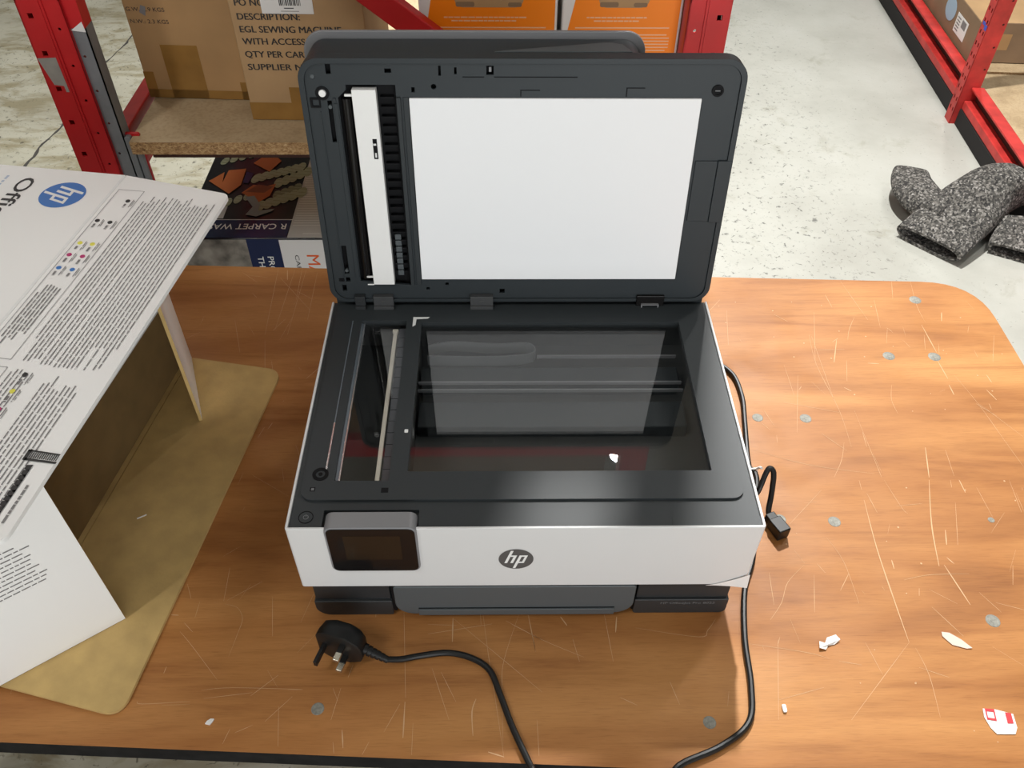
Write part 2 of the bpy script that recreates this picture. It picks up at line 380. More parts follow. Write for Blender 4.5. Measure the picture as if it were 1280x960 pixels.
for k, (x, y, r) in enumerate([(-.2087, -.101, .0066), (.1832, -.118, .0066), (.3188, .2917, .0072), (.3827, .29, .0078), (.5332, .4103, .0085), (.5984, .4084, .0088), (.6143, .535, .009), (.3106, .1271, .0072), (.3751, .1232, .0075), (.5123, -.0087, .0078), (.5648, .1245, .004)]):
    MB().cyl((0, 0), r, 0, .0004, 18, r * .93).cyl((0, 0), r * .35, .0004, .0006, 10).build('rivet', MT['steel'], TB, loc=(T0[0] + x, T0[1] + y, T0[2]))
SCR = """[(0,[(0.5114,0.5811),(0.5267,0.4886)]),(0,[(0.5925,0.5809),(0.5805,0.538)]),(0,[(0.6223,0.5809),(0.6122,0.5231),(0.6114,0.4827)]),(0,[(0.5077,0.4943),(0.492,0.4662),(0.4838,0.4443)]),(0,[(0.4698,0.4022),(0.4583,0.3595)]),(0,[(0.4297,0.4554),(0.4242,0.3921),(0.4318,0.3051),(0.4295,0.239)]),(0,[(0.4327,0.4526),(0.4301,0.3236)]),(0,[(0.4521,0.305),(0.4529,0.2098),(0.4529,0.1897)]),(1,[(0.6038,0.4771),(0.6047,0.4173)]),(1,[(0.5999,0.3992),(0.6012,0.3639)]),(1,[(0.5984,0.3517),(0.5981,0.3324)]),(0,[(0.6128,0.3713),(0.6252,0.3135),(0.6332,0.2508),(0.6395,0.2048)]),(0,[(0.6261,0.3158),(0.6613,0.255)]),(0,[(0.3021,0.2354),(0.3669,0.2103),(0.4453,0.1957)]),(0,[(0.3925,0.3721),(0.3651,0.2651)]),(0,[(0.3779,0.3923),(0.3777,0.3333)]),(0,[(0.3607,0.3192),(0.4305,0.3005)]),(0,[(0.4221,0.2475),(0.4106,0.2182),(0.3931,0.19)]),(1,[(0.5253,0.2385),(0.5127,0.1894)]),(0,[(0.5498,0.2342),(0.545,0.1912)]),(0,[(0.3186,0.5121),(0.3065,0.4341)]),(1,[(0.4673,0.4444),(0.4505,0.3971)]),(0,[(0.5182,0.352),(0.5089,0.3233),(0.5091,0.2979)]),(0,[(0.7036,0.4546),(0.6779,0.3963)]),(0,[(0.6612,0.4224),(0.6604,0.4067)]),(0,[(0.5647,0.4441),(0.5702,0.428)]),(0,[(0.4502,0.5059),(0.4224,0.3921)]),(0,[(0.5506,0.5351),(0.5402,0.4716)]),(1,[(0.6443,0.5055),(0.6369,0.4854)]),(1,[(0.6587,0.3711),(0.6598,0.3563)]),(1,[(0.6469,0.3418),(0.6529,0.3227)]),(1,[(0.4506,0.3474),(0.4589,0.3401)]),(0,[(0.5496,0.4716),(0.5553,0.4605)]),(1,[(0.4983,0.3954),(0.5141,0.3943)]),(0,[(0.5998,0.4549),(0.5903,0.4226)]),(0,[(0.3371,0.2609),(0.3351,0.2479)]),(1,[(0.5113,0.1855),(0.4902,0.1176),(0.4784,0.0606)]),(0,[(0.5312,0.1506),(0.5109,0.0892)]),(1,[(0.4203,0.155),(0.4143,0.0864),(0.4124,0.0175),(0.4118,-0.0336)]),(0,[(0.4118,-0.0336),(0.3257,-0.1167)]),(0,[(0.3595,0.1006),(0.3704,0.0663),(0.3719,0.0131)]),(0,[(0.3722,0.1706),(0.3156,0.1151)]),(0,[(0.3234,0.0632),(0.2992,0.0405),(0.2863,0.0152),(0.269,-0.006)]),(0,[(0.2809,0.0536),(0.2772,0.0122)]),(1,[(0.4848,0.0622),(0.4951,0.0107)]),(0,[(0.4165,-0.0394),(0.4203,-0.0701),(0.4157,-0.1149)]),(0,[(0.3649,-0.0332),(0.3721,-0.0698)]),(0,[(0.24,-0.0338),(0.299,-0.0442),(0.321,-0.0514)]),(0,[(0.2718,-0.0296),(0.2526,-0.1161)]),(0,[(0.4548,0.1858),(0.4627,0.1435),(0.4672,0.1342)]),(0,[(0.4572,0.1454),(0.4891,0.149)]),(0,[(0.432,0.0428),(0.4628,0.0491),(0.5091,0.0505)]),(0,[(0.5664,0.1734),(0.5682,0.1281)]),(1,[(0.549,0.1853),(0.5493,0.1657)]),(0,[(0.5241,0.0136),(0.5522,0.0042)]),(1,[(0.4264,0.0693),(0.4255,0.0576)]),(0,[(0.2578,-0.0956),(0.3072,-0.0828)]),(0,[(0.511,0.0263),(0.526,0.0013)]),(1,[(0.504,0.1104),(0.4977,0.0893)]),(1,[(0.4914,0.0722),(0.4969,0.0638)]),(0,[(0.3315,0.05),(0.3197,0.0027)]),(0,[(0.4234,0.1859),(0.4219,0.1703)]),(0,[(0.5642,0.0617),(0.5531,0.0356)]),(0,[(0.6119,0.1849),(0.6062,0.1352)]),(0,[(0.538,0.1853),(0.5352,0.1736)]),(0,[(0.4127,-0.0618),(0.4402,-0.073)]),(0,[(0.3307,-0.0543),(0.3532,-0.0586)]),(1,[(-0.0766,-0.0012),(-0.0762,-0.0294)]),(0,[(-0.0755,-0.0024),(0.0173,-0.0853)]),(0,[(-0.044,0.0034),(-0.0382,-0.0411),(-0.0327,-0.0764),(-0.0218,-0.1511)]),(0,[(-0.0189,-0.0052),(0.0194,-0.0278)]),(0,[(0.0052,0.0055),(0.0121,-0.0415)]),(0,[(-0.1304,0.0064),(-0.1213,-0.0905)]),(1,[(-0.1216,-0.0947),(-0.1208,-0.131)]),(0,[(-0.112,-0.1162),(-0.1112,-0.1475)]),(1,[(-0.0499,-0.0921),(-0.0537,-0.1055),(-0.0522,-0.1296)]),(0,[(-0.0047,0.0031),(-0.0213,-0.0503),(-0.0235,-0.0808),(-0.0227,-0.1396)]),(1,[(-0.1815,-0.1226),(-0.1783,-0.1402)]),(0,[(-0.1537,-0.1346),(-0.1591,-0.1471)]),(0,[(-0.1788,-0.0546),(-0.1823,-0.0688)]),(0,[(0.0113,-0.1142),(0.0121,-0.1494)]),(0,[(-0.0867,-0.063),(-0.0701,-0.0951)]),(0,[(-0.0963,-0.0586),(-0.0764,-0.1135)]),(0,[(-0.2419,-0.0808),(-0.2266,-0.0809)]),(0,[(-0.14,-0.1249),(-0.1265,-0.0967)]),(0,[(-0.1881,-0.0795),(-0.1938,-0.1125)]),(1,[(-0.0373,-0.1452),(-0.0218,-0.1501)]),(0,[(-0.0341,-0.0087),(-0.1027,-0.02)]),(0,[(-0.1888,-0.1343),(-0.1863,-0.1459)]),(0,[(0.1212,-0.0145),(0.1876,-0.0255),(0.1986,-0.0177),(0.2095,-0.0044)]),(0,[(0.0049,0.0025),(0.0121,-0.0411)]),(0,[(-0.0125,-0.0095),(0.0233,-0.0296),(0.0628,-0.0478)]),(0,[(0.0523,-0.0272),(0.0578,-0.0528)]),(0,[(0.0885,0.0019),(0.0932,-0.053)]),(1,[(0.1018,-0.0009),(0.0988,-0.0196)]),(1,[(0.0404,-0.0005),(0.0471,-0.0113)]),(0,[(0.2747,-0.0262),(0.2699,-0.0365)]),(0,[(-0.33,-0.0808),(-0.2988,-0.0784),(-0.2271,-0.0808)]),(0,[(-0.3253,-0.0895),(-0.2773,-0.0838)]),(0,[(-0.3912,-0.0921),(-0.3854,-0.0947),(-0.3384,-0.0925)]),(0,[(-0.3325,0.0638),(-0.3299,0.0207)]),(0,[(-0.3278,0.0176),(-0.3131,0.0129),(-0.3048,-0.0008),(-0.3064,-0.0185),(-0.3101,-0.0442)]),(0,[(-0.3686,-0.0151),(-0.3509,-0.0326),(-0.3159,-0.0702)]),(0,[(-0.2774,0.0266),(-0.2685,-0.0217)]),(0,[(-0.2361,-0.0881),(-0.259,-0.1135)]),(0,[(-0.2863,-0.1245),(-0.2706,-0.1172)]),(0,[(-0.356,0.0209),(-0.3566,0.0011)]),(0,[(-0.3261,0.0222),(-0.2922,0.0456)]),(0,[(-0.2481,-0.0984),(-0.2417,-0.1382)]),(0,[(-0.3753,0.043),(-0.3664,0.024)]),(1,[(-0.3832,0.0049),(-0.3749,0.0042)]),(0,[(-0.2961,-0.1354),(-0.292,-0.1207)]),(0,[(-0.4314,0.6047),(-0.4029,0.5796)]),(0,[(-0.4188,0.491),(-0.3965,0.4206)]),(0,[(-0.3767,0.6175),(-0.368,0.4577)]),(1,[(-0.3617,0.611),(-0.3573,0.5857)]),(0,[(-0.3498,0.611),(-0.3554,0.4686)]),(0,[(-0.332,0.611),(-0.3352,0.4576)]),(0,[(-0.309,0.537),(-0.3415,0.561)]),(0,[(-0.4852,0.4472),(-0.4638,0.4634)]),(0,[(-0.3491,0.4049),(-0.34,0.3747)]),(0,[(-0.339,0.6174),(-0.3356,0.537)]),(0,[(-0.3659,0.4469),(-0.3439,0.3315)]),(0,[(-0.3111,0.5135),(-0.3701,0.592)]),(0,[(-0.4262,0.5984),(-0.3897,0.592)]),(0,[(-0.3133,0.6045),(-0.3112,0.4907)])]"""
mb = MB()
def scratch(mb, pts, w_, z=.00025):
    P = spline([V((x, y, z)) for x, y in pts], 5) if len(pts) > 2 else [V((*pts[0], z)).lerp(V((*pts[1], z)), k / 5) for k in range(6)]
    n = len(P); L_ = []; R_ = []
    for k in range(n):
        d = (P[min(k + 1, n - 1)] - P[max(k - 1, 0)]).normalized(); p = V((-d.y, d.x, 0))
        q = w_ * (.25 + .75 * math.sin(PI * (k + .4) / n)) * random.uniform(.75, 1.1)
        L_.append(P[k] + p * q); R_.append(P[k] - p * q)
    for k in range(n - 1): mb.quad(R_[k], R_[k + 1], L_[k + 1], L_[k])
for wide, pts in eval(SCR): scratch(mb, pts, .00065 if wide else .00024)
for k in range(200):
    x = random.uniform(-.9, .70); y = random.uniform(-.11, .56); a = random.gauss(1.45, .5); l = abs(random.gauss(.012, .016)) + .004
    scratch(mb, [(x, y), (x + l * math.cos(a), y + l * math.sin(a))], random.choice((.00012, .00018, .0003)))
for k in range(60):
    x = random.uniform(.2, .70); y = random.uniform(-.14, .56); mb.cyl((x, y), random.uniform(.0006, .0013), 0, .00022, 5)
mb.build('scratches', MT['scratch'], TB, loc=T0, smooth=False, kind='stuff', label='pale scratches scored into the table top')
for x, y in ((-.98, -.04), (.62, -.10), (.64, .49), (-.98, .56)):
    MB().box(x - .03, x + .03, y - .03, y + .03, FZ, -.026).build('leg', MT['legm'], TB, .004, loc=T0)
MB().box(-.95, .60, -.055, -.03, -.10, -.026).box(-.95, .61, .50, .525, -.10, -.026).build('apron', MT['legm'], TB, loc=T0)

# ------------------------------------------------------------------ the printer
PR = empty('printer', (0, 0, .0006), label='white and slate all-in-one printer with its scanner lid raised', cat='printer')
GL = (-.118, .189, .069, .295); ST = (-.190, -.136, .0576, .299)
def hp_logo(mb, r, c=(0, 0), z=0, dz=.0002, k=.30):
    """disc in material 0, letters in material 1"""
    mb.mat(0).flat(ell(c, r, r), z)
    def q(x0, x1, y0, y1):
        mb.flat([(c[0] + r * (x + k * y), c[1] + r * y) for x, y in ((x0, y0), (x1, y0), (x1, y1), (x0, y1))], z + dz)
    mb.mat(1)
    q(-.56, -.40, -.38, .86); q(-.40, -.06, .26, .40); q(-.22, -.06, -.38, .26)
    q(.08, .24, -.90, .40); q(.24, .56, .26, .40); q(.42, .56, -.24, .26); q(.24, .56, -.38, -.24)
RX = (PI / 2, 0, 0)
# lower body
core = MB().box(-.212, .212, .03, .325, .006, .075).build('base_core', MT['base'], PR)
def base_block(name, x0, x1, rr):
    b = MB().prism(rrect(x0, x1, 0, .0275, rr), -.10, -.003).prism(rrect(x0 + .0015, x1 - .0015, .0275, .064, 0), -.10, -.006)
    return b.build(name, MT['base'], PR, .0012, rot=RX)
base_block('base_block', -.2235, -.1405, [.016, .003, 0, 0]); rb = base_block('base_block', .119, .2205, [.004, .008, 0, 0])
mb = MB(); text(mb, 'HP OfficeJet Pro 8022', .1475, .0195, -.0028, .0038, .0585)
mb.build('model_name', MT['midgrey'], rb, smooth=False, label='small dark grey model name lettering')
for b_ in ((-.075, -.02, .02, .06, 0, .006), (.045, .085, .008, .05, 0, .009), (-.20, -.16, .29, .32, 0, .006), (.16, .20, .29, .32, 0, .006)):
    MB().box(*b_).build('foot_pad', MT['base'], PR, .001)
tr = MB().prism(rrect(-.137, .1175, .0062, .0605, [.021, .021, .004, .004], 8), -.06, .0).build('output_tray', MT['trayg'], PR, .0015, rot=RX, label='grey paper tray front')
MB().prism(rrect(-.1125, .0975, .0075, .0185, .0006), -.004, .0022).build('tray_handle', MT['trayg'], tr, .0006)
MB().box(-.1125, .0975, .0186, .0196, .0001, .0006).build('tray_groove', MT['black'], tr)
for b_ in ((-.1405, -.137), (.1175, .119)): MB().box(*b_, .004, .06, -.05, -.006).build('side_gap', MT['black'], tr)
# white case band
case = MB().prism(round_poly([(-.23, 0), (.23, 0), (.23, .335), (.2272, .335), (.2272, .0028), (-.2272, .0028), (-.2272, .335), (-.23, .335)], [.0035, .0035, 0, 0, 0, 0, 0, 0], 4), .063, H).build('case_band', MT['white'], PR, .0009, label='white plastic case around the scanner')
mb = MB(); hp_logo(mb, .0174, (-.0092, .1127), .0003)
mb.build('logo', [MT['logo'], MT['ptext']], case, smooth=False, rot=RX, label='grey round hp logo')
fm = MB()
for k in range(9):
    t = k / 8; 
    a0 = V((.188 + .043 * t, -.0006 - .0035 * t * t, .0622 + .0 * t)); a1 = V((.190 + .0405 * t, -.0006 - .0012 * t * t, .0628 + .021 * t ** 1.4))
    if k: fm.quad(p0, a0, a1, p1)
    p0, p1 = a0, a1
fm.build('protective_film', MT['film'], case, label='curling clear film at the lower corner')
# deck
DISP = (-.1955, -.1035, .0028, .0235)
MB().prism(rect(-.2268, .2268, .0032, .335), .1575, .1632, [rect(*GL), rect(*ST), rect(*DISP)]).build('scanner_deck', MT['deck'], PR, .0003, smooth=False)
plat = MB().prism(rrect(-.2215, .217, .034, .328, [.013, .013, .003, .003]), .1630, .1658, [rect(*GL), rect(*ST)]).build('scanner_bezel', MT['deck'], PR, .0008, label='raised slate frame around the scanner glass')
MB().box(.1412, .2268, .0032, .0132, .1630, .1636).build('deck_step', MT['deck'], PR)
# interior seen through the glass
MB().box(-.224, .224, .006, .33, .098, .101).prism(rect(-.2265, .2265, .0035, .3345), .066, .1575, [rect(-.222, .222, .012, .325)]).build('scanner_tub', MT['inner'], PR)
MB().box(-.1345, -.1215, .03, .31, .101, .157).build('tub_divider', MT['inner'], PR)
for y, z, x0, m_ in ((.2755, .13, .02, 'grey'), (.2310, .13, -.12, 'grey'), (.2185, .13, -.12, 'midgrey')):
    MB().box(x0, .188, y - .0011, y + .0011, z - .004, z).build('carriage_rail', MT[m_], PR)
MB().box(-.119, .188, .236, .262, .101, .124).box(-.119, .188, .170, .210, .101, .119).build('scan_carriage', MT['deck'], PR, .002)
rp = spline([(-.112, .288, 0), (-.085, .296, 0), (-.03, .292, 0), (.006, .294, 0), (.0165, .287, 0), (.014, .277, 0), (-.01, .272, 0), (-.05, .2705, 0), (-.112, .272, 0)], 6)
mb = MB()
for k in range(len(rp) - 1):
    a, b = rp[k], rp[k + 1]; mb.quad((a.x, a.y, .118), (b.x, b.y, .118), (b.x, b.y, .134), (a.x, a.y, .134))
o = mb.build('ribbon_cable', MT['midgrey'], PR); so = o.modifiers.new('solid', 'SOLIDIFY'); so.thickness = .0012
# glass panes and the sheet-feed window
MB().box(GL[0] - .002, GL[1] + .002, GL[2] - .002, GL[3] + .002, .1590, .1618).build('scanner_glass', MT['glass'], PR, smooth=False, label='clear flatbed scanner glass')
MB().box(ST[0] + .004, ST[1] - .008, ST[2] - .001, ST[3] + .001, .1590, .1612).build('feed_scan_glass', MT['glass'], PR, smooth=False)
tw = empty('feed_window', (0, 0, 0)); tw.parent = PR
MB().quad((-.2005, .068, .1662), (-.1860, .059, .1605), (-.1860, .2985, .1605), (-.2005, .2985, .1662)).box(-.2005, -.1995, .068, .2985, .1655, .1661).build('sloped_trim', MT['slate'], tw)
MB().box(-.1870, -.1855, .059, .298, .1595, .1622).build('edge_strip', MT['chrome'], tw)
MB().box(-.2007, -.1991, .071, .135, .1657, .1664).build('edge_strip', MT['chrome'], tw)
MB().xf(frame_of((-.1492, .0614, .1555), (.0043 * 0 + 1, 0, 0), (-.0043, .233, 0))).box(-.0027, .0022, 0, .233, -.004, 0).box(-.0040, .0030, .229, .2335, -.004, .0006).build('light_bar', MT['cream'], tw, .0008, label='long cream bar under the narrow glass')
rs = MB(); 
for k in range(14):
    y0 = .060 + k * .0165; rs.box(-.1440, -.1368, y0, y0 + .0158, .1590, .1606)
rs.build('reflector_strip', MT['sclear'], tw)
MB().prism([(-.1285, .305), (-.109, .305), (-.111, .3025), (-.1245, .3015), (-.1250, .291), (-.1285, .288)][::-1], .1656, .1661).build('corner_mark', MT['ptext'], plat, smooth=False, label='white paper corner mark')
MB().prism(rrect(-.1252, -.1214, .1208, .1254, .0008), .1656, .1661).build('dot_mark', MT['ptext'], plat, smooth=False)
rg = MB().prism(circ((-.2048, .0658), .0082, 24), .1655, .1664, [circ((-.2048, .0658), .0046, 20)]).cyl((-.2048, .0658), .0022, .1655, .1664, 14).build('lid_buffer_seat', MT['black'], plat)
MB().box(-.2125, -.2073, .0445, .0495, .1655, .1660).build('sensor_window', MT['black'], plat); MB().box(-.2112, -.2085, .0455, .0482, .1660, .1663).build('sensor_tip', MT['midgrey'], plat)
MB().box(-.1423, -.1352, .0425, .0485, .1655, .1660).build('latch_slot', MT['black'], plat)
pb = MB().prism(circ((-.212, .0152), .0072, 28), .1630, .1637, [circ((-.212, .0152), .0065, 28)]).build('power_button', MT['black'], PR)
MB().cyl((-.212, .0152), .0064, .1630, .1635, 28).build('button_cap', MT['deck'], pb)
MB().prism(circ((-.212, .0152), .0026, 16), .1635, .1637, [circ((-.212, .0152), .0021, 16)]).box(-.2122, -.2118, .0158, .0182, .1635, .1637).build('power_symbol', MT['midgrey'], pb)
# control panel
dp = MB().prism(rrect(-.1928, -.1045, .0965, .1705, .008, 6), -.0165, .0030).build('control_panel', MT['grey'], PR, .0012, rot=RX, label='grey framed touch control panel')
MB().prism(rrect(-.1908, -.1062, .0982, .1690, .0068, 6), .0029, .0036).build('panel_face', MT['gblack'], dp, .0003)
MB().prism(rect(-.1755, -.1210, .1185, .1585), .0036, .0038).build('touch_screen', MT['screen'], dp)
MB().box(-.1955, -.1035, .0030, .0235, .140, .1435).build('panel_well', MT['black'], PR)

MB().box(-.224, .224, .3352, .347, .066, .172).build('rear_cover', MT['deck'], PR, .001)
# lid, raised
HY, HZ, LA = .3302, .1751, 1.4662
rec = [(-.1905, .024), (-.131, .018), (-.131, .2595), (-.1815, .2595), (-.1815, .2545), (-.1905, .246)]
holes = [rec, rect(-.1998, -.1948, .2705, .2805), rect(-.1405, -.1340, .2718, .2760), rect(-.1146, -.1114, .2520, .2570), circ((-.0918, .2578), .0027, 12),
         rect(-.0862, -.0838, .2690, .2790), rect(-.0702, -.0678, .2705, .2775), rect(-.0376, -.0304, .2700, .2790), rect(-.2020, -.1975, .198, .243), rect(-.2085, -.2030, .0340, .0720),
         rect(-.2135, -.2085, .0100, .0185), rect(-.2080, -.2030, .0230, .0290), rect(-.1130, -.1090, .0115, .0150), rect(-.0900, -.0860, .0180, .0215), rect(-.0250, -.0190, .0065, .0125)]
outer = rrect(-.2285, .2285, -.0045, .2870, [.020, .020, .022, .022], 8); inn = rrect(-.2225, .2225, -.0005, .2815, [.016, .016, .018, .018], 8)
LID = MB().prism(outer, -.0165, -.0125).prism(outer, -.0125, .0022, [inn]).prism(inn, -.0035, 0, holes).build('scanner_lid', MT['deck2'], PR, .0007, loc=(0, HY, HZ), rot=(LA, 0, 0), angle=30, label='raised slate lid with white pad on its underside')
MB().prism(rrect(-.2215, .2215, .001, .2805, .017), -.0124, -.0105).build('lid_cavity', MT['black'], LID)
MB().prism(rect(-.1174, .1845, .0279, .2466), 0, .0030).build('lid_pad', MT['pad'], LID, .0006, label='white document backing pad')
MB().box(-.1310, -.1262, .019, .2470, -.001, .0026).box(-.1240, -.1182, .019, .2470, -.001, .0012).build('guide_ridge', MT['slate'] if 0 else MT['deck'], LID, .0008)
bb = MB().xf(frame_of((0, 0, 0), (1, 0, 0), (0, 1, 0))).prism([(-.1748, .0212), (-.1500, .0212), (-.1508, .2557), (-.1758, .2557)], -.006, .0040).box(-.184, -.1755, .2475, .2500, -.002, .001).box(-.183, -.1748, .0290, .0305, -.002, .001).box(-.183, -.1748, .0185, .0200, -.002, .001).build('backing_bar', MT['bar'], LID, .0008, label='white plastic bar across the feeder slot')
MB().box(-.1590, -.1545, .181, .2035, .0040, .0044).build('bar_slot', MT['black'], bb); MB().box(-.1575, -.1558, .1830, .1880, .0044, .0050).box(-.1585, -.1555, .1965, .1985, .0044, .0050).build('slot_clip', MT['ptext'], bb)
me = None
for k in range(21):
    if me is None: r0 = MB().box(-.1480, -.1340, 0, .0016, -.0105, -.004).build('guide_rib', MT['black'], LID, loc=(0, .034 + .0105 * k, 0)); me = r0.data
    else: link('guide_rib', me, LID, (0, .034 + .0105 * k, 0))
for k in range(7):
    MB().box(-.1458, -.1385, 0, .0068, -.008, -.0030).build('roller_segment', MT['trayg'], LID, .0008, loc=(0, .0300 + .0080 * k, 0), label='blue-grey ribbed roller piece' if k == 0 else None)
MB().tube([(-.1835, .026, -.006), (-.1835, .244, -.006)], .0052, 14).build('feed_roller', MT['cushion'] if 0 else MT['gblack'], LID)
MB().prism(circ((-.206, .251), .0072, 20), 0, .0012, [circ((-.206, .251), .0046, 20)]).build('cap_ring', MT['black'], LID)
MB().cyl((-.206, .251), .0042, -.002, .0022, 18, .0036).build('white_cap', MT['bar'], LID, .0006, label='small round white cap')
MB().prism(circ((.2001, .2543), .0062, 20), 0, .0014, [circ((.2001, .2543), .0042, 20)]).cyl((.2001, .2543), .0041, 0, .0004, 16).build('buffer_seat', MT['black'], LID)
MB().box(.1975, .2027, .2538, .2548, .0004, .0010).build('screw_slot', MT['midgrey'], LID, rot=(0, 0, 0))
MB().box(.1880, .2125, .1045, .1775, 0, .0014).box(.2125, .2285, .1035, .1780, -.002, .0028).build('finger_grip', MT['deck2'], LID, .0008)
for x0, x1, s0, s1 in ((-.2195, -.2090, .236, .2465), (-.2160, -.2100, .0245, .0280)):
    MB().prism(rect(x0, x1, s0, s1), 0, .0018, [rect(x0 + .0025, x1 - .0015, s0 + .002, s1 - .002)]).build('side_clip', MT['black'], LID, .0004)
MB().box(-.1960, -.1915, .030, .240, 0, .0012).box(-.2110, -.2095, .030, .232, 0, .0010).box(-.1960, -.1930, .2415, .246, 0, .0018).build('left_ridge', MT['deck2'], LID, .0004)
MB().cyl((-.2140, .2680), .0028, 0, .0012, 14, .0018).build('screw_boss', MT['trayg'], LID, .0004)
for b_ in ((-.1998, .2365), (-.2057, .0385)): MB().cyl(b_, .0020, -.003, .0003, 12).build('recessed_screw', MT['trayg'], LID)
for b_ in ((-.062, -.040, .2675, .2682), (-.030, .055, .2675, .2682), (-.003, -.002, .248, .254), (-.003, .017, .2540, .2547), (.106, .107, .248, .257), (.106, .125, .2565, .2572)): MB().box(*b_, 0, .0006).build('moulded_line', MT['black'], LID)
MB().box(-.0352, -.0325, .2725, .2775, -.006, -.001).build('latch_tongue', MT['grey'], LID, .0004)
def hinge(x0, x1, col, name='hinge'):
    xm = (x0 + x1) / 2
    return MB().box(x0, x1, -.0075, .0060, .0002, .0075).box(x0, x1, -.0105, -.0062, .0002, .0105).box(xm - .003, xm + .003, -.001, .0005, .0075, .0082).build(name, MT[col], LID, .0018)
hinge(-.1990, -.1870, 'base', 'hinge_arm'); hinge(-.1770, -.1530, 'hingem'); hinge(-.0605, -.0330, 'hingem')
MB().box(.1410, .1750, -.0105, .0045, .0002, .0040).build('latch_block', MT['gblack'], LID, .001); MB().box(.1480, .1675, -.0070, -.0058, .0040, .0072).box(.1470, .1484, -.0100, -.006, .0040, .0072).box(.1670, .1684, -.0100, -.006, .0040, .0072).build('latch_wire', MT['grey'], LID)
# document feeder on the far side of the lid
DF = MB().prism(rrect(-.2265, .1255, .035, .2855, [.02, .02, .018, .018], 8), -.066, -.0165).build('document_feeder', MT['deck2'], LID, .004, seg=3)
MB().prism(rrect(-.2335, .1325, .030, .2925, [.02, .02, .022, .022], 8), -.0715, -.066).build('feeder_tray', MT['grey'], DF, .0012, label='light grey rim of the feeder tray')
MB().xf(M(((1, 0, 0, 0), (0, 0, 1, 0), (0, 1, 0, 0), (0, 0, 0, 1)))).prism([(-.030, -.0200), (.084, -.0480), (.094, -.0480), (.104, -.0420), (.112, -.0200)], .2840, .2872).build('paper_guide', MT['trayg'], DF, .001)

# ------------------------------------------------------------------ power cord
CR = .0033
PC = empty('power_cord', (.2, .1, 0), label='black mains cord with a three-pin plug lying round the printer', cat='power cord')
P0 = (-.2, -.1, 0)
pa = [(-.1420, -.0555, .0135), (-.128, -.0520, .007), (-.1100, -.0470, .0040), (-.0803, -.0437, .0040), (-.0549, -.050, .0040), (-.0363, -.0634, .0040), (-.0256, -.0892, .0040), (-.0137, -.122, .0040), (.0015, -.1560, .0040), (.008, -.1700, .001), (.020, -.1850, -.06), (.05, -.19, -.20), (.085, -.19, -.235), (.118, -.19, -.19), (.132, -.186, -.06), (.137, -.1735, .001), (.1476, -.1600, .0040), (.189, -.1432, .0040), (.2212, -.1199, .0040), (.2313, -.0827, .0040), (.2356, -.0294, .0040), (.2473, .0287, .0040), (.265, .0703, .0040), (.280, .13, .0040), (.287, .187, .0042), (.2905, .225, .0042), (.2985, .2804, .0040), (.3042, .33, .0040), (.2970, .375, .0040), (.262, .402, .0040), (.20, .405, .0040), (.14, .398, .0042), (.125, .382, .0042), (.15, .370, .0042), (.22, .372, .0042), (.262, .350, .0042), (.278, .30, .0042), (.283, .24, .0050), (.2865, .205, .0070), (.292, .187, .0100), (.288, .165, .012), (.280, .150, .014), (.2830, .148, .030), (.2905, .160, .045), (.2955, .165, .050), (.3000, .160, .046), (.2985, .145, .026), (.2945, .1300, .0125), (.2965, .124, .0100)]
cb = spline(pa, 7)
mb = MB().tube(cb, CR, 10); mb.build('cable', MT['cable'], PC, loc=P0)
# connector
d = V((.010, -.0235, 0)).normalized()
cn = MB().xf(frame_of((.2945, .1265, .0095), d, (0, 0, 1))).box(0, .011, -.0055, .0055, -.0062, .0062).prism([(.009, -.0075), (.031, -.0088), (.031, .0088), (.009, .0075)], -.0080, .0080)
cn = cn.build('appliance_connector', MT['cable'], PC, .0016, loc=P0)
MB().xf(frame_of((.2868, .192, .008), (1, .2, .35), (0, 1, 0))).tube([(-.0085, 0, -.004), (-.0085, 0, .004), (0, 0, .0075), (.0085, 0, .004), (.0085, 0, -.004), (0, 0, -.0075), (-.0085, 0, -.004)], .0010, 6).tube([(.008, 0, .003), (.012, -.004, .009), (.0125, -.009, .013)], .0016, 6).build('cable_tie', MT['ptext'], PC, loc=P0, label='white twist tie')
# plug: local x = towards cable, y = pins, z = up
pf = M(((.954, -.30, 0, -.1885), (-.30, -.954, 0, -.0420), (0, 0, 1, 0), (0, 0, 0, 1)))
# outline in (along, height) mapped to x / z ; thickness along pins
def plug_body():
    m = MB(); X = pf
    prof = [(-.024, .012), (-.021, .006), (-.012, .0012), (.010, .0012), (.0225, .010), (.0255, .018), (.0255, .034), (.0225, .042), (.010, .0508), (-.012, .0508), (-.021, .046), (-.024, .040)]
    ring = []
    for (yy, k) in ((-.013, .72), (-.009, .92), (0, 1), (.0075, 1), (.0085, .94)):
        ring.append([X @ V((px * k, yy, .026 + (pz - .026) * k)) for px, pz in prof])
    vs = [p for r in ring for p in r]; n = len(prof); fs = []
    for r in range(len(ring) - 1):
        fs += [(r * n + k, r * n + (k + 1) % n, (r + 1) * n + (k + 1) % n, (r + 1) * n + k) for k in range(n)]
    fs += [tuple(range(n))[::-1], tuple(range((len(ring) - 1) * n, len(ring) * n))]
    m.add(vs, [f[::-1] for f in fs]); return m
zs = M.Translation((0, 0, -.0010))
pg = plug_body().build('plug', MT['cable'], PC, loc=P0, angle=50)
def pin(name, xx, zz, sx, sz, ln, m_, y0=.008):
    return MB().xf(pf).box(xx - sx, xx + sx, y0, y0 + ln, zz - sz, zz + sz).build(name, MT[m_], pg, .0006)
pin('earth_pin', -.0155, .026, .0020, .0040, .0225, 'cable'); 
for zz in (.037, .015):
    pin('pin_sleeve', .0065, zz, .0031, .0019, .009, 'cable'); pin('metal_pin', .0065, zz, .0032, .0020, .0090, 'brass', .017)
sr = MB()
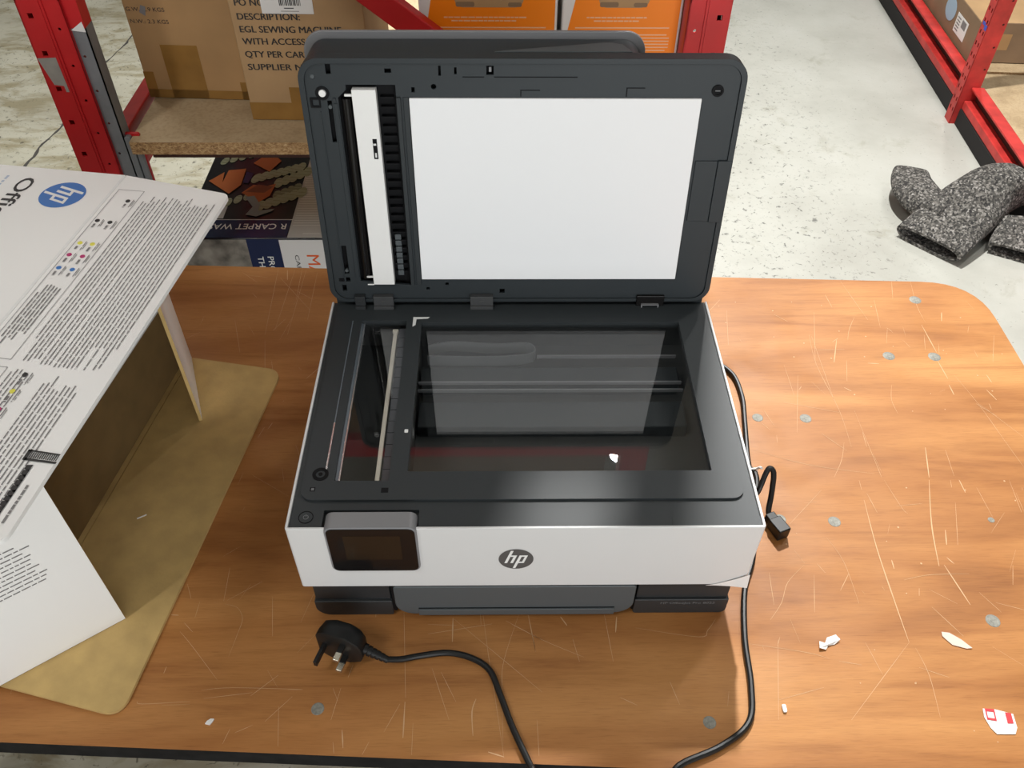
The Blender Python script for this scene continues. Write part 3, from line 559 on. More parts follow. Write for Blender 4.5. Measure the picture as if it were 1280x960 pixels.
for k in range(6):
    t = k / 5; x = .0235 + .0225 * t; r = .0062 - .0024 * t
    sr.tube([pf @ V((x, -.001, .0235 - .009 * t)), pf @ V((x + .0034, -.001, .0235 - .009 * t - .0014))], r, 12)
sr.tube([pf @ V((.020, -.001, .025)), pf @ V((.049, -.001, .0140))], [.0050, .0032], 12)
sr.build('strain_relief', MT['cable'], pg)

# ------------------------------------------------------------------ white shipping box
TH = -.1491
BX = empty('shipping_box', (-.535, -.078, .0006), (0, 0, TH), label='open white printed shipping box lying on its side on the table', cat='box')
BL, BW, BH, FL = .39, .491, .297, .1365
def panel(name, x0, x1, y0, y1, z0, z1, white, **kw):
    """thin board; faces whose normal is along one of `white` are printed white, the rest brown"""
    m = MB().box(x0, x1, y0, y1, z0, z1); nm = [(0, 0, -1), (0, 0, 1), (0, -1, 0), (0, 1, 0), (-1, 0, 0), (1, 0, 0)]
    for k in range(6): m.m[k] = 0 if nm[k] in white else 1
    return m.build(name, [MT['boxw'], MT['boxb']], BX, **kw)
t_ = .004
panel('bottom_panel', -BL, 0, 0, BW, .0002, t_, [(0, 0, -1)])
tp = panel('top_panel', -BL, 0, 0, BW, BH - t_, BH, [(0, 0, 1)], label='white printed panel with a blue round logo')
panel('near_wall', -BL, 0, 0, t_, t_, BH - t_, [(0, -1, 0)]); panel('far_wall', -BL, 0, BW - t_, BW, t_, BH - t_, [(0, 1, 0)]); panel('end_wall', -BL, -BL + t_, t_, BW - t_, t_, BH - t_, [(-1, 0, 0)])
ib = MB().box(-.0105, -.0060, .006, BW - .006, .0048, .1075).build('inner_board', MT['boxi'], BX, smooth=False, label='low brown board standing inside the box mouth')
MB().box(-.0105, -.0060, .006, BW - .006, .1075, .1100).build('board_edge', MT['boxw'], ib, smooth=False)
# flaps
def flap(name, pts, z0, z1, top_white, dz=None, **kw):
    m = MB().prism(pts, z0, z1); n = len(m.f)
    for k in range(n): m.m[k] = 1
    if top_white: m.m = [0] * n
    m.m[1] = 0 if top_white else 1; m.m[0] = 1 if top_white else 0
    if dz: m.v = [V((p.x, p.y, p.z + dz(p))) for p in m.v]
    return m.build(name, [MT['boxw'], MT['boxb']], BX, smooth=False, **kw)
flap('bottom_flap', round_poly([(0.001, .002), (FL, -.012), (FL, BW - .008), (.001, BW - .002)], [0, .022, .022, 0]), .0003, .0042, False, label='brown inner flap lying flat on the table')
tf = flap('top_flap', round_poly([(.0006, .0), (FL + .002, -.006), (FL - .002, BW - .020), (.0006, BW)], [0, .012, .010, 0]), BH - .0045, BH - .0003, True, label='white flap covered in fine print')
MB().box(-.0016, .0016, .002, BW - .002, BH - .0006, BH + .0004).build('fold_crease', MT['ptext'], tp)
nf = V((.104, .075)); nl = nf.length; nf.normalize()
a_near = math.atan2(.0750, .1040) - TH
def vflap(name, y0, ang, **kw):
    m = MB().box(.001, .129, -.002, .002, .0048, BH - .008); nm = [0, 0, 0, 1, 0, 0]
    for k in range(6): m.m[k] = 1
    m.m[2 if y0 < .2 else 3] = 0
    return m.build(name, [MT['boxw'], MT['boxb']], BX, smooth=False, loc=(0, y0, 0), rot=(0, 0, ang), **kw)
vf = vflap('near_flap', .002, a_near, label='upright white flap folded inward')
vflap('far_flap', BW - .002, math.atan2(-.127, .047) - TH)
# print on the top panel / top flap (local x to the right, y away; lettering reads towards -y)
zt = BH + .0003
RT = M(((0, 1, 0, 0), (-1, 0, 0, 0), (0, 0, 1, 0), (0, 0, 0, 1)))      # text x -> -y, text y -> +x
mb = MB().xf(M.Translation((-.0515, .441, zt)) @ RT); hp_logo(mb, .0255)
mb.build('logo', [MT['blue'], MT['ptext']], tp, smooth=False, label='blue round hp logo')
mb = MB().xf(M.Translation((-.1145, .4685, zt)) @ RT); text(mb, 'OfficeJet Pro', 0, 0, 0, .0185, .205, .012)
mb.build('brand_lettering', MT['ink'], tp, smooth=False)
def dashes(mb, x, y0, y1, h=.0011, lo=.004, hi=.016, gap=.0012, z=0):
    """one line of unreadably fine print running from y0 down to y1"""
    y = y0
    while y > y1:
        l = min(random.uniform(lo, hi), y - y1); mb.quad((x, y, z), (x, y - l, z), (x + h, y - l, z), (x + h, y, z)); y -= l + random.uniform(.6, 1.5) * gap
mb = MB().xf(M.Translation((0, 0, zt)))
for x, y0, l in ((-.135, .47, .06), (-.147, .46, .05), (-.160, .465, .05)): dashes(mb, x, y0, y0 - l, .003, .003, .008, .002)
mb.build('small_lettering', MT['pale'], tp, smooth=False, kind='stuff')
mb = MB().xf(M.Translation((0, 0, zt)))
def frame(mb, x0, x1, y0, y1, w_=.0006):
    for a in ((x0, x0 + w_, y0, y1), (x1 - w_, x1, y0, y1), (x0, x1, y0, y0 + w_), (x0, x1, y1 - w_, y1)): mb.quad((a[0], a[2], 0), (a[1], a[2], 0), (a[1], a[3], 0), (a[0], a[3], 0))
frame(mb, .0062, .0372, .1815, .4615); frame(mb, .0062, .0400, -.01 + .02, .1720)
mb.build('table_frame', MT['fineink'], tf, smooth=False)
mb = MB().xf(M.Translation((0, 0, zt)))
for x0, n, st, ya, yb in ((.0440, 5, .0042, .452, .182), (.0660, 3, .0042, .455, .180), (.0800, 12, .0041, .452, .178), (.0455, 5, .0042, .168, .02), (.082, 9, .0042, .165, .02)):
    for k in range(n): dashes(mb, x0 + st * k, ya + random.uniform(-.016, .003), yb + .0 + random.choice((0, 0, .004, .03)), .00115)
for k in range(6): dashes(mb, .0105 + .0038 * k, .285 + random.uniform(-.012, .008), .19 + random.uniform(0, .03), .0014)
for (x, y) in ((.0269, .4404), (.0111, .3997), (.0261, .3986), (.0122, .3586), (.0263, .3584), (.0112, .3376), (.0262, .3368), (.0115, .3154), (.0267, .3144), (.060, .165), (.060, .144), (.060, .122)):
    dashes(mb, x - .0012, y - .006, y - .013, .0025, .004, .008); dashes(mb, x + .0055, y + .003, y - .012, .0009); dashes(mb, x + .0075, y + .001, y - .010, .0007)
dashes(mb, .1276, .049, .012, .0022, .003, .008, .0008)
mb.build('fine_print', MT['fineink'], tf, smooth=False, kind='stuff', label='rows of tiny grey print')
mb = MB().xf(M.Translation((0, 0, zt + .0001)))
for k in range(11): mb.quad((.117, .068 - k * .0052, 0), (.117, .064 - k * .0052, 0), (.1222, .0625 - k * .0052 - random.uniform(0, .002), 0), (.1222, .069 - k * .0052, 0))
mb.quad((.110, .0838, 0), (.1385, .0826, 0), (.1385, .0812, 0), (.110, .0818, 0)); mb.quad((.1115, .0750, 0), (.1395, .0745, 0), (.1395, .0722, 0), (.1115, .0725, 0)); mb.quad((.110, .0838, 0), (.1135, .0836, 0), (.1135, .0725, 0), (.110, .0725, 0))
for k in range(14): x = .114 + .0018 * k; mb.quad((x, .0815, 0), (x + .0009, .0812, 0), (x + .001, .0752, 0), (x + .0001, .0752, 0))
mb.build('scribbled_mark', MT['ink'], tf, smooth=False, label='black crossed-out mark')
for m_, pts in (('ink', [(.0269, .4404), (.0111, .3997), (.0261, .3986), (.0602, .165)]), ('yel', [(.0122, .3586), (.0263, .3584), (.0602, .1443)]), ('mag', [(.0112, .3376), (.0262, .3368), (.0602, .122)]), ('cyan', [(.0115, .3154), (.0267, .3144), (.0602, .101)])):
    for p in pts: MB().cyl(p, .0026, BH - .0003, zt + .0001, 14).build('ink_dot', MT[m_], tf, smooth=False)
mb = MB()
for k in range(11):
    z = .178 - .0058 * k; x0 = .028 + .0015 * k; l = (.055, .062, .052, .056, .05, .048, .047, .045, .055, .05, .04)[k]; x = x0
    while x < x0 + l:
        q = random.uniform(.003, .011); mb.quad((x, -.0022, z + .0015), (x + q, -.0022, z + .0015), (x + q, -.0022, z + .0030), (x, -.0022, z + .0030)); x += q + .0012
mb.build('fine_print', MT['inkg'], vf, smooth=False, kind='stuff')
# paper bits
def scrap(name, pts, loc, m_, label, h=.0006, group=None, curl=.002):
    mb = MB().prism(pts, .0003, .0003 + h); mb.v = [V((p.x, p.y, p.z + curl * ((p.x * 60) ** 2))) for p in mb.v]
    return mb.build(name, MT[m_], loc=loc, smooth=False, label=label, cat='scrap', group=group)
scrap('paper_scrap', [(-.013, .006), (-.012, .011), (-.004, .010), (.006, .002), (.014, -.008), (.008, -.0085), (-.006, -.004)], (.4627, -.0329, 0), 'ppaper', 'torn pinkish white paper scrap on the right of the table', curl=.0005)
s_ = scrap('paper_scrap', [(-.014, -.006), (-.012, .002), (-.006, .0005), (-.002, .007), (.008, .010), (.011, .004), (.004, -.001), (-.003, -.002), (-.007, -.007)], (.327, -.0347, 0), 'paper', 'crumpled white tissue shred between the cord and the torn scrap', curl=.004)
s_ = scrap('label_scrap', [[-0.0132, 0.0115], [-0.0013, 0.0106], [0.0152, 0.0056], [0.0134, -0.0082], [0.0091, -0.0145], [-0.0092, -0.0143], [-0.013, -0.0079], [-0.0152, 0.0026]], (.4749, -.1179, 0), 'paper', 'red and white printed label scrap near the lower right table edge', curl=0)
R1 = [[-0.0115, 0.0115], [-0.0021, 0.0106], [-0.0043, -0.0016], [-0.0133, 0.0001]]; R2 = [[0.0074, 0.0073], [0.0132, 0.0064], [0.0115, -0.0041], [0.0055, -0.0041]]
q4 = lambda u_, v_: tuple((R1[0][i] * (1 - u_) + R1[1][i] * u_) * (1 - v_) + (R1[3][i] * (1 - u_) + R1[2][i] * u_) * v_ for i in (0, 1))
mb = MB()
for u0, u1, v0, v1 in ((0, 1, 0, .25), (0, 1, .8, 1), (0, .15, .25, .8), (.85, 1, .25, .8)): mb.flat([q4(u0, v0), q4(u1, v0), q4(u1, v1), q4(u0, v1)], .0013)
mb.flat(R2, .0013); mb.build('red_print', MT['rpaper'], s_, smooth=False)
scrap('foam_crumb', [(-.0035, -.002), (.001, -.003), (.003, .0), (.0042, .0028), (.001, .003), (-.002, .001)], (-.3137, -.114, 0), 'paper', 'tiny white foam crumb near the front left table edge', .002)
scrap('foam_crumb', rrect(-.002, .002, -.004, .004, .0015, 3), (.2608, -.1048, 0), 'paper', 'tiny white foam crumb right of the cord', .002)
scrap('staple', [(-.005, -.0022), (-.0045, -.0034), (.005, .0022), (.0045, .0034)][::1], (-.4504, .1317, .0042), 'ptext', 'white staple lying on the brown box flap', .0008)

# ------------------------------------------------------------------ left rack behind the table
RY, ZT = .88, .0705
RK = empty('storage_rack', (-.215, RY + .22, FZ), label='red steel storage rack with chipboard shelf behind the table', cat='rack')
R0 = (.215, -RY - .22, -FZ)
RTOP = 1.36
def upright(xo, sgn, y, back=False):
    """xo = outer edge, sgn=+1 when the outer edge is on the left; y = front face"""
    zs_ = [.0479 + .0603 * k for k in range(-13, 18)]
    def X(a): return xo + sgn * a
    def R(a, b): return (X(a), X(b)) if sgn > 0 else (X(b), X(a))
    F = M.Translation((0, y, 0)) @ M.Rotation(PI / 2, 4, 'X')
    bot = FZ
    a, b = R(0, .036)
    h1 = [rect(X(.0165) - .0042, X(.0165) + .0042, z - .0042, z + .0042) for z in zs_ if z > bot + .03] if not back else []
    h2 = [circ((X(.052), z - .0225), .0026, 10) for z in zs_ if z > bot + .06] if not back else []
    m = MB().xf(F).prism(rect(a, b, bot, RTOP), -.0025, 0, h1) if h1 else MB().xf(F).prism(rect(a, b, bot, RTOP), -.0025, 0)
    a, b = R(.0385, .066)
    m.prism(rect(a, b, bot, RTOP), -.0065, -.004, h2)
    a, b = R(.034, .040); m.prism(rect(a, b, bot, RTOP), -.010, -.0015)
    a, b = R(0, .0025); m.box(*((a, b) + (bot, RTOP) + (-.045, 0)))
    a, b = R(.0635, .066); m.box(*((a, b) + (bot, RTOP) + (-.045, -.004)))
    u = m.build('upright', MT['red'], RK, loc=R0, angle=30, smooth=False)
    a, b = R(.003, .034); MB().xf(F).box(a, b, bot, RTOP, -.046, -.044).build('shadow_backing', MT['dark'], u)  # black plate painting the shade seen inside the upright
    return u
uL = upright(-.7725, 1, RY); uR = upright(.3395, -1, RY); upright(-.7725, 1, RY + .78, True); upright(.3395, -1, RY + .78, True)
# bare patch, grey splice channel
F = M.Translation((0, RY, 0)) @ M.Rotation(PI / 2, 4, 'X')
MB().xf(F).prism([(-.7716, .2209), (-.7415, .2223), (-.7400, .1634), (-.7450, .1634), (-.7455, .1740), (-.7605, .1760)], 0, .0004, [rect(-.7602, -.7518, .1643, .1727)] if 0 else ()).build('bare_patch', MT['bare'], uL, smooth=False, label='bare grey patch where the red paint is gone')
gz = [.165 + .0600 * k for k in range(-4, 2)]
F2 = M.Translation((0, RY + .012, 0)) @ M.Rotation(PI / 2, 4, 'X')
gs = MB().xf(F2).prism(rect(-.7060, -.6830, -.25, .2650), -.002, 0, [circ((-.7000, z), .0024, 10) for z in (.2185, .1590, .1000, .0420)]).box(-.6850, -.6830, -.25, .2650, -.03, 0).build('splice_channel', MT['rgrey'], uL, smooth=False)
MB().xf(F2).box(-.7060, -.6830, .2650, 1.1, -.03, .0012).build('upper_channel', MT['red'], uL)
MB().xf(F2).poly([(-.7065, .2620, .0018), (-.6835, .2590, .0018), (-.6850, .2760, .0018)]).build('torn_sticker', MT['ptext'], uL, smooth=False)
MB().xf(F2).prism(rrect(-.6830, -.6720, -.06, .074, .004), -.010, 0).prism(rrect(-.6705, -.6610, -.06, .070, .004), -.014, -.002).build('beam_hook', MT['rgrey'], uL, .001)
MB().xf(F2).prism(rrect(-.6860, -.6590, -.075, .076, .004), -.016, -.010).build('hook_plate', MT['red'], uL, .001)
# shelves: side rail, beams, board
def shelf(z, front=True):
    MB().box(-.713, -.6845, RY + .045, RY + .775, z - .0893, z + .004).build('side_rail', MT['red2'], RK, .003, loc=R0)
    MB().box(.301, .326, RY + .050, RY + .775, z - .0893, z + .004).build('side_rail', MT['red2'], RK, .003, loc=R0)
    if front: MB().box(-.70, .275, RY + .004, RY + .03, z - .035, z + .030).build('front_beam', MT['red'], RK, .003, loc=R0)
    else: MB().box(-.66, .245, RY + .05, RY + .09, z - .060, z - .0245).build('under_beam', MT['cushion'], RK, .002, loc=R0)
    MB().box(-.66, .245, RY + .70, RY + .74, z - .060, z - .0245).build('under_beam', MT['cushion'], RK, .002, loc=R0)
    m = MB().box(-.671, .243, RY + (.032 if front else 0), RY + .76, z - .0235, z)
    m.m = [1, 1, 0, 0, 0, 0]
    m.build('shelf_board', [MT['chip_edge'], MT['chip_face']], RK, loc=R0, smooth=False, label='brown chipboard shelf')
shelf(ZT, False); shelf(1.085)
# cartons on the shelf
def carton(name, p, ang, sx, sy, sz, m_, label, cat='box', group=None):
    r = empty(name, (p[0], p[1], p[2] + .0012), (0, 0, ang), label=label, cat=cat, group=group)
    b = MB().box(0, sx, 0, sy, .0004, sz).build('carton_body', MT[m_], r, .0025)
    return r, b
TXF = M(((1, 0, 0, 0), (0, 0, -1, -.0004), (0, 1, 0, 0), (0, 0, 0, 1)))    # drawing plane -> front face of a carton
cA, bA = carton('cardboard_carton', (-.6790, 1.0440, ZT), -.055, .200, .22, .34, 'kraft', 'brown carton marked with weights, taped along its bottom, left of the sewing machine carton')
mb = MB().xf(TXF).flat(rect(.0455, .1125, .0, .1010)).flat(rect(0, .20, 0, .0165)).flat(rect(0, .019, 0, .050)).flat(rect(.176, .20, 0, .034))
mb.build('packing_tape', MT['tape'], bA, smooth=False)
mb = MB().xf(TXF); text(mb, 'G.W.: 2.9 KGS', .004, .1600, .0003, .0070, .068); text(mb, 'N.W.: 2.3 KGS', .006, .1390, .0003, .0070, .068)
mb.build('stencil_text', MT['ink'], bA, smooth=False)
MB().xf(TXF).flat([(.027, .158, .0), (.038, .161), (.042, .170), (.033, .172), (.028, .166)] if 0 else [(.027, .158), (.036, .152), (.040, .168), (.032, .171)], .0005).build('ink_smudge', MT['inkg'], bA, smooth=False)
mb = MB().xf(TXF); dashes_ = [(.06, .1835, .05), (.12, .184, .06)]
for x, z, l in dashes_: mb.flat(rect(x, x + l, z, z + .006))
mb.build('red_stencil', MT['cushion'], bA, smooth=False)
cB, bB = carton('cardboard_carton', (-.4704, .9600, ZT), -.02, .222, .26, .36, 'kraft2', 'brown sewing machine carton with black shipping text and a white barcode label')
mb = MB().xf(TXF)
for s, z, wd in (('PO NO.:', .2030, .056), ('DESCRIPTION:', .1800, .1035), ('EGL SEWING MACHINE', .1588, .170), ('WITH ACCESSORIES', .1383, .150), ('QTY PER CARTON:', .1160, .140), ('SUPPLIER NO.:', .0935, .118)):
    for q in range(3): text(mb, s, .0110 + .0004 * q, z, .0003 + .00004 * q, .0108, wd)
mb.build('shipping_text', MT['ink'], bB, smooth=False)
mb = MB().xf(TXF).flat(rect(0, .222, 0, .033)).flat(rect(.075, .135, 0, .062), .0001); mb.build('packing_tape', MT['tape'], bB, smooth=False)
lb = MB().xf(TXF).prism(rect(.0545, .1400, .1905, .285), .0004, .0008).build('barcode_label', MT['label'], bB, smooth=False, label='white barcode label')
mb = MB().xf(TXF); x = .085
while x < .120:
    q = random.choice((.0008, .0014, .0022)); mb.flat(rect(x, x + q, .204, .235), .0010); x += q + random.choice((.0008, .0014))
mb.flat(rect(.092, .108, .1990, .2005), .0010); mb.flat(rect(.086, .116, .1945, .1952), .0010); mb.flat(rect(.062, .078, .2130, .2145), .0010); mb.build('barcode', MT['ink'], lb, smooth=False)
# orange boxes
def orange_box(x0, x1, y, label):
    w_ = x1 - x0
    r, b = carton('product_box', (x0, y, ZT), 0, w_, .2, .33, 'wbox', label, 'box', 'orange product boxes on the rack')
    ins = .026
    m = MB().xf(TXF).flat([(.0008, .001), (w_ - .004, .001), (w_ - .004, .33), (.042, .33), (.0145, .20), (.0015, .14)]); m.build('orange_panel', MT['orange'], b, smooth=False)
    m = MB().xf(TXF)
    for k in range(24): m.flat(rect(.020, w_ - .016 - random.uniform(0, .012) * (k % 5 == 0), .170 - k * .0052, .172 - k * .0052), .0002)
    m.flat(rect(.022, w_ - .018, .1815, .1835), .0002)
    for z, a, l in ((.198, .040, w_ - .10), (.1925, .052, w_ - .125)):
        x = a
        while x < a + l: q = random.uniform(.004, .012); m.flat(rect(x, x + q, z, z + .0022), .0002); x += q + .0012
    m.build('panel_print', MT['opink'], b, smooth=False, kind='stuff')
    m = MB().xf(TXF).flat(rrect(.058, w_ - .055, .2150, .30, .014), .0003); wn = m.build('window_picture', MT['kraft2'], b, smooth=False)
    MB().xf(TXF).flat(rrect(.060, .090, .2160, .224, .003), .0005).flat(rrect(w_ - .080, w_ - .058, .2160, .223, .003), .0005).build('picture_patches', MT['kraftd'], wn, smooth=False)  # two darker patches along the bottom of the window picture
orange_box(-.1545, .0695, .925, 'orange and white product box with a window, left of the pair')
orange_box(.0775, .2720, .925, 'orange and white product box beside the red upright')
_, b_ = carton('cardboard_carton', (.2735, .955, ZT), 0, .024, .17, .30, 'kraftd', 'narrow dark brown carton squeezed beside the right red upright')
_, b_ = carton('cardboard_carton', (-.30, .930, 1.0855), 0, .545, .30, .40, 'kraftd', 'long dull brown carton added unseen on the top shelf to shade the table')  # added out of view to keep the high bay lamp off the left table
# loose red bar leaning in the rack
bd = V((.0545, 0, -.0430)).normalized(); 
b_ = MB().xf(frame_of((-.1520, .8930, .2640), bd, (0, -1, 0))).prism([(-.30, -.013), (.2320, -.013), (.2320, .013), (-.30, .013)], -.020, .020).build('loose_rack_bar', MT['red'], bevel=.003, label='red steel bar slanting across the left orange box', cat='steel bar')

# ------------------------------------------------------------------ carpet washer box on the floor under the shelf
WZ = -.25
WB = empty('carpet_washer_box', (-.713, 1.043, FZ), label='glossy printed carpet washer box standing under the rack shelf', cat='box')
WH = WZ - FZ
wb = MB().box(0, .36, 0, .37, .001, WH).build('box_body', MT['nearblack'], WB, .003)
zt = WH + .0005
def tface(pts, m_, name, dz=0, **kw): return MB().flat(pts, zt + dz).build(name, MT[m_], wb, smooth=False, **kw)
tface(rect(.002, .229, .002, .068), 'navy', 'navy_band')
tface(rect(.0, .231, .0675, .0695), 'ptext', 'white_rule', .0001)
mb = MB().xf(M.Translation((.222, .052, zt + .0004)) @ M.Rotation(PI, 4, 'Z')); text(mb, 'R CARPET WASHER', 0, 0, 0, .020, .215, .01); mb.build('washer_lettering', MT['ptext'], wb, smooth=False)
tface([(.231, .001), (.358, .001), (.358, .368), (.231, .368)], 'wtop', 'white_panel', .0002)
mb = MB()
for k in range(34): mb.flat(rect(.236, .352, .045 + k * .0094, .0475 + k * .0094), zt + .0005)
mb.flat(rect(.262, .30, .014, .017), zt + .0005); mb.build('panel_fine_print', MT['label'], wb, smooth=False, kind='stuff')
def yarn(x, y, n, dx, dy, r, m1, m2):
    mb = MB()
    for k in range(n):
        a = math.atan2(dy, dx); cx, cy = x + dx * k, y + dy * k
        e = [(cx + (r * 1.25 * math.cos(t) * math.cos(a + .9) - r * .62 * math.sin(t) * math.sin(a + .9)), cy + (r * 1.25 * math.cos(t) * math.sin(a + .9) + r * .62 * math.sin(t) * math.cos(a + .9))) for t in [2 * PI * j / 14 for j in range(14)]]
        mb.mat(0).flat(e, zt + .0010 + .00006 * k)
        for j in (-.5, 0, .5):
            ux, uy = math.cos(a + .9), math.sin(a + .9); vx, vy = -uy, ux
            c = (cx + ux * r * j * 1.6, cy + uy * r * j * 1.6)
            mb.mat(1).flat([(c[0] - vx * r * .5 - ux * .0008, c[1] - vy * r * .5 - uy * .0008), (c[0] - vx * r * .5 + ux * .0008, c[1] - vy * r * .5 + uy * .0008), (c[0] + vx * r * .5 + ux * .0008, c[1] + vy * r * .5 + uy * .0008), (c[0] + vx * r * .5 - ux * .0008, c[1] + vy * r * .5 - uy * .0008)], zt + .0010 + .00006 * k + .00003)
    mb.build('printed_yarn', [MT[m1], MT[m2]], wb, smooth=False)
yarn(.075, .135, 5, .020, .012, .014, 'sage', 'saged'); yarn(.150, .120, 6, .017, .011, .018, 'sage', 'saged'); yarn(.120, .235, 7, .016, .008, .017, 'sage', 'saged'); yarn(.175, .215, 5, .015, .012, .017, 'sage', 'saged'); yarn(.03, .31, 4, .02, .01, .014, 'saged', 'sage'); yarn(.18, .165, 4, .014, .010, .015, 'saged', 'sage')
for pts, m_ in (([(.045, .215), (.040, .26), (.020, .232), (.012, .222), (.070, .168), (.090, .205), (.088, .275), (.048, .268)], 'leaf'), ([(.098, .172), (.145, .135), (.165, .160), (.170, .210), (.150, .200), (.118, .205)], 'leaf'), ([(.106, .176), (.150, .172), (.166, .198), (.130, .206)], 'leafd'), ([(.10, .300), (.145, .262), (.165, .31), (.15, .33), (.115, .325)], 'leaf'), ([(.092, .215), (.105, .212), (.110, .255), (.092, .262)], 'navy')):
    tface(pts, m_, 'printed_leaf', .0018 + .0001 * (m_ == 'leafd'))
tface([(.110, .155), (.135, .115), (.125, .085), (.150, .078), (.180, .098), (.185, .108), (.150, .100), (.150, .125), (.130, .160)], 'tealg', 'printed_fringe', .0020)
tface(rect(.030, .078, .073, .120), 'wtop', 'white_corner_panel', .0003)
def fface(pts, m_, name, dz=0): return MB().xf(M(((1, 0, 0, 0), (0, 0, -1, -.0005), (0, 1, 0, 0), (0, 0, 0, 1)))).flat([(p[0], WH + p[1]) for p in pts], dz).build(name, MT[m_], wb, smooth=False)
fface(rect(.001, .142, -.48, -.003), 'photo', 'photo_panel'); fface(rect(.142, .212, -.48, -.002), 'navy', 'navy_panel'); fface(rect(.212, .358, -.48, -.004), 'wbox', 'white_front_panel')
mb = MB().xf(M(((1, 0, 0, 0), (0, 0, -1, -.001), (0, 1, 0, WH), (0, 0, 0, 1))) @ M.Rotation(-PI / 2, 4, 'Z'))
text(mb, 'PROFESSIONAL', .048, .180, 0, .013, .16, .012); text(mb, 'THE CARPET', .048, .158, 0, .013, .13, .012); mb.build('front_lettering', MT['ptext'], wb, smooth=False)
mb = MB().xf(M(((1, 0, 0, 0), (0, 0, -1, -.001), (0, 1, 0, WH), (0, 0, 0, 1))) @ M.Rotation(-PI / 2, 4, 'Z')); text(mb, 'CARPET', .044, .240, 0, .009, .08); text(mb, 'E', .052, .320, 0, .024, .06); mb.build('front_lettering', MT['ink'], wb, smooth=False)
mb = MB().xf(M(((1, 0, 0, 0), (0, 0, -1, -.001), (0, 1, 0, WH), (0, 0, 0, 1))) @ M.Rotation(-PI / 2, 4, 'Z')); text(mb, 'MA', .044, .266, 0, .027, .058); mb.build('front_lettering', MT['oran'], wb, smooth=False)

# ------------------------------------------------------------------ right rack
RR = empty('storage_rack', (1.656, 2.472, FZ), (0, 0, -.070), label='low red steel rack with chipboard decking across the aisle', cat='rack')
zs_ = [.05 + .040 * k for k in range(44)]
FX = M(((0, 0, -1, 0), (1, 0, 0, 0), (0, 1, 0, 0), (0, 0, 0, 1)))     # drawing x -> y, drawing y -> z, extrude towards -x
u = MB().xf(FX).prism(rect(-.026, .026, 0, 1.9), -.0025, 0, [rrect(y - .0045, y + .0045, z - .008, z + .008, .002, 2) for z in zs_ for y in (-.012, .012)])
FS = M.Translation((0, -.026, 0)) @ M.Rotation(PI / 2, 4, 'X')
u.xf(FS).prism(rect(0, .062, 0, 1.9), -.0025, 0, [circ((.050, z), .004, 8) for z in zs_[::2]])
u.xf(None).box(0, .062, .0235, .026, 0, 1.9)
u.build('upright', MT['red2'], RR, smooth=False)
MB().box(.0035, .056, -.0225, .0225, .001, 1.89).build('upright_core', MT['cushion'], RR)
MB().box(-.0006, 0, -.024, -.004, .345, .362).box(-.0006, 0, -.006, .018, .355, .366).build('marker_scribble', MT['bluemark'], RR)
for y0, y1 in ((-2.2, -.028), (.028, 2.4)):
    MB().box(.022, .062, y0, y1, .062, .094).build('beam_face', MT['red2'], RR, .004)
    MB().box(.060, .070, y0, y1, .070, .136).build('shaded_beam_web', MT['cushion'], RR)  # web coloured dark to carry the shade in the recess below the lip
    MB().box(.030, .074, y0, y1, .136, .145).build('beam_lip', MT['red2'], RR, .003)
for y0, y1 in ((-2.2, .105), (.125, 2.4)):
    m = MB().box(.073, .90, y0, y1, .112, .135); m.m = [1, 1, 0, 0, 0, 0]
    m.build('deck_board', [MT['chip_edge'], MT['chip_face']], RR, smooth=False, label='pale chipboard decking')
MB().box(.076, .88, -2.2, 2.4, .001, .111).build('underdeck_shade', MT['dark'], RR)  # black filler painting the deep shade below the decking
for y0, y1 in ((-2.2, -.028), (.028, 2.4)): MB().box(.020, .060, y0, y1, .001, .061).build('underbeam_shade', MT['dark'], RR)  # black strip stands in for the shadowed gap between beam and floor
# carton on the right rack
RC, rb_ = carton('cardboard_carton', (1.751, 2.664, FZ + .1355), -.070, .36, .62, .150, 'kraftd', 'shallow brown carton with a shipping label on the right hand rack')
SXF = M(((0, 0, -1, -.0005), (-1, 0, 0, .62), (0, 1, 0, 0), (0, 0, 0, 1)))
MB().xf(TXF).flat(rect(.002, .36, .002, .147)).build('front_board', MT['kraftd'], rb_, smooth=False)
tpn = MB().box(.002, .358, .002, .618, .150, .1508).build('lit_top_board', MT['kraft2'], rb_, smooth=False)  # paler sheet puts the lit top of this carton into its colour
sl = MB().xf(SXF).prism(rect(.41, .53, .035, .105), 0, .0006).build('shipping_label', MT['label'], rb_, smooth=False)
mb = MB().xf(SXF)
for k in range(5): mb.flat(rect(.42, .455, .045 + .011 * k, .050 + .011 * k), .0009)
mb.flat(rect(.47, .515, .07, .098), .0009); mb.build('label_print', MT['inkg'], sl, smooth=False)
MB().xf(SXF).prism(ell((.33, .085), .055, .042, 20), 0, .0008).build('round_sticker', MT['sblue'], rb_, smooth=False)
MB().xf(TXF).flat(rect(.07, .13, .05, .11), .0003).build('faint_stamp', MT['kraft'], rb_, smooth=False)

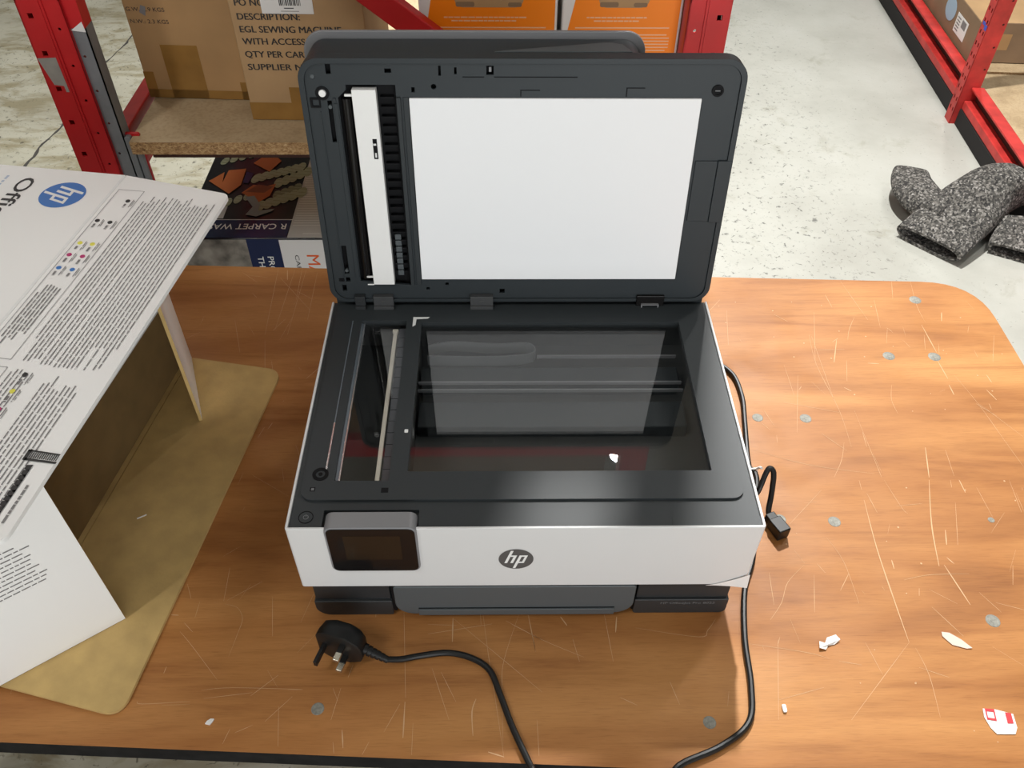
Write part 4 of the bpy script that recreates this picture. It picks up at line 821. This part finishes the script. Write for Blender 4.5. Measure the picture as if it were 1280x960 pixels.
# ------------------------------------------------------------------ grey felt on the floor
def felt_roll(mb, path, prof, twist=None, th=.009):
    """flattened sleeve: prof(t) -> (half width, half height); open ends"""
    n = 28; N = len(path); rings = []; rin = []
    for k in range(N):
        p = V(path[k]); d = (V(path[min(k + 1, N - 1)]) - V(path[max(k - 1, 0)])).normalized(); s_ = V((d.y, -d.x, 0)).normalized(); up = V((0, 0, 1))
        hw, hh = prof(k / (N - 1)); ra, rb2 = [], []
        for j in range(n):
            a = 2 * PI * j / n; ca, sa = math.cos(a), math.sin(a); e = .62
            x = math.copysign(abs(ca) ** e, ca); z = math.copysign(abs(sa) ** .8, sa)
            wob = 1 + .07 * math.sin(3 * a + 5 * k / N) + .04 * math.sin(7 * k / N + 2 * a)
            ra.append(p + s_ * (x * hw * wob) + up * (hh + z * hh * wob)); rb2.append(p + s_ * (x * (hw - th)) + up * (hh + z * (hh - th)))
        rings.append(ra); rin.append(rb2)
    vs = [q for r in rings for q in r] + [q for r in rin for q in r]; B = N * n; fs = []
    for k in range(N - 1):
        for j in range(n):
            j2 = (j + 1) % n; fs.append((k * n + j, (k + 1) * n + j, (k + 1) * n + j2, k * n + j2)); fs.append((B + k * n + j, B + k * n + j2, B + (k + 1) * n + j2, B + (k + 1) * n + j))
    for j in range(n):
        j2 = (j + 1) % n; fs.append((j, j2, B + j2, B + j)); e = (N - 1) * n; fs.append((e + j, B + e + j, B + e + j2, e + j2))
    mb.add(vs, fs)
FE = empty('felt_underlay', (1.45, 1.75, FZ), label='crumpled grey speckled felt piece lying on the floor', cat='felt')
mb = MB(); felt_roll(mb, spline([(-.165, -.095, .001), (-.06, -.005, .004), (.035, .062, .016), (.095, .098, .030), (.166, .122, .045)], 6), lambda t: (.105 - .030 * t, .026 + .044 * math.sin(PI * .75 * t)))
mb.build('main_fold', MT['felt'], FE)
mb = MB(); felt_roll(mb, spline([(-.115, .245, .05), (-.135, .17, .045), (-.125, .09, .035), (-.07, .03, .02)], 6), lambda t: (.052 + .03 * t, .020 + .018 * t))
mb.build('turned_corner', MT['felt'], FE)
mb = MB(); felt_roll(mb, spline([(.075, -.135, .001), (.095, -.10, .001), (.115, -.06, .002), (.125, -.03, .002)], 6), lambda t: (.065 + .01 * t, .022 + .02 * t))
mb.build('side_fold', MT['felt'], FE)
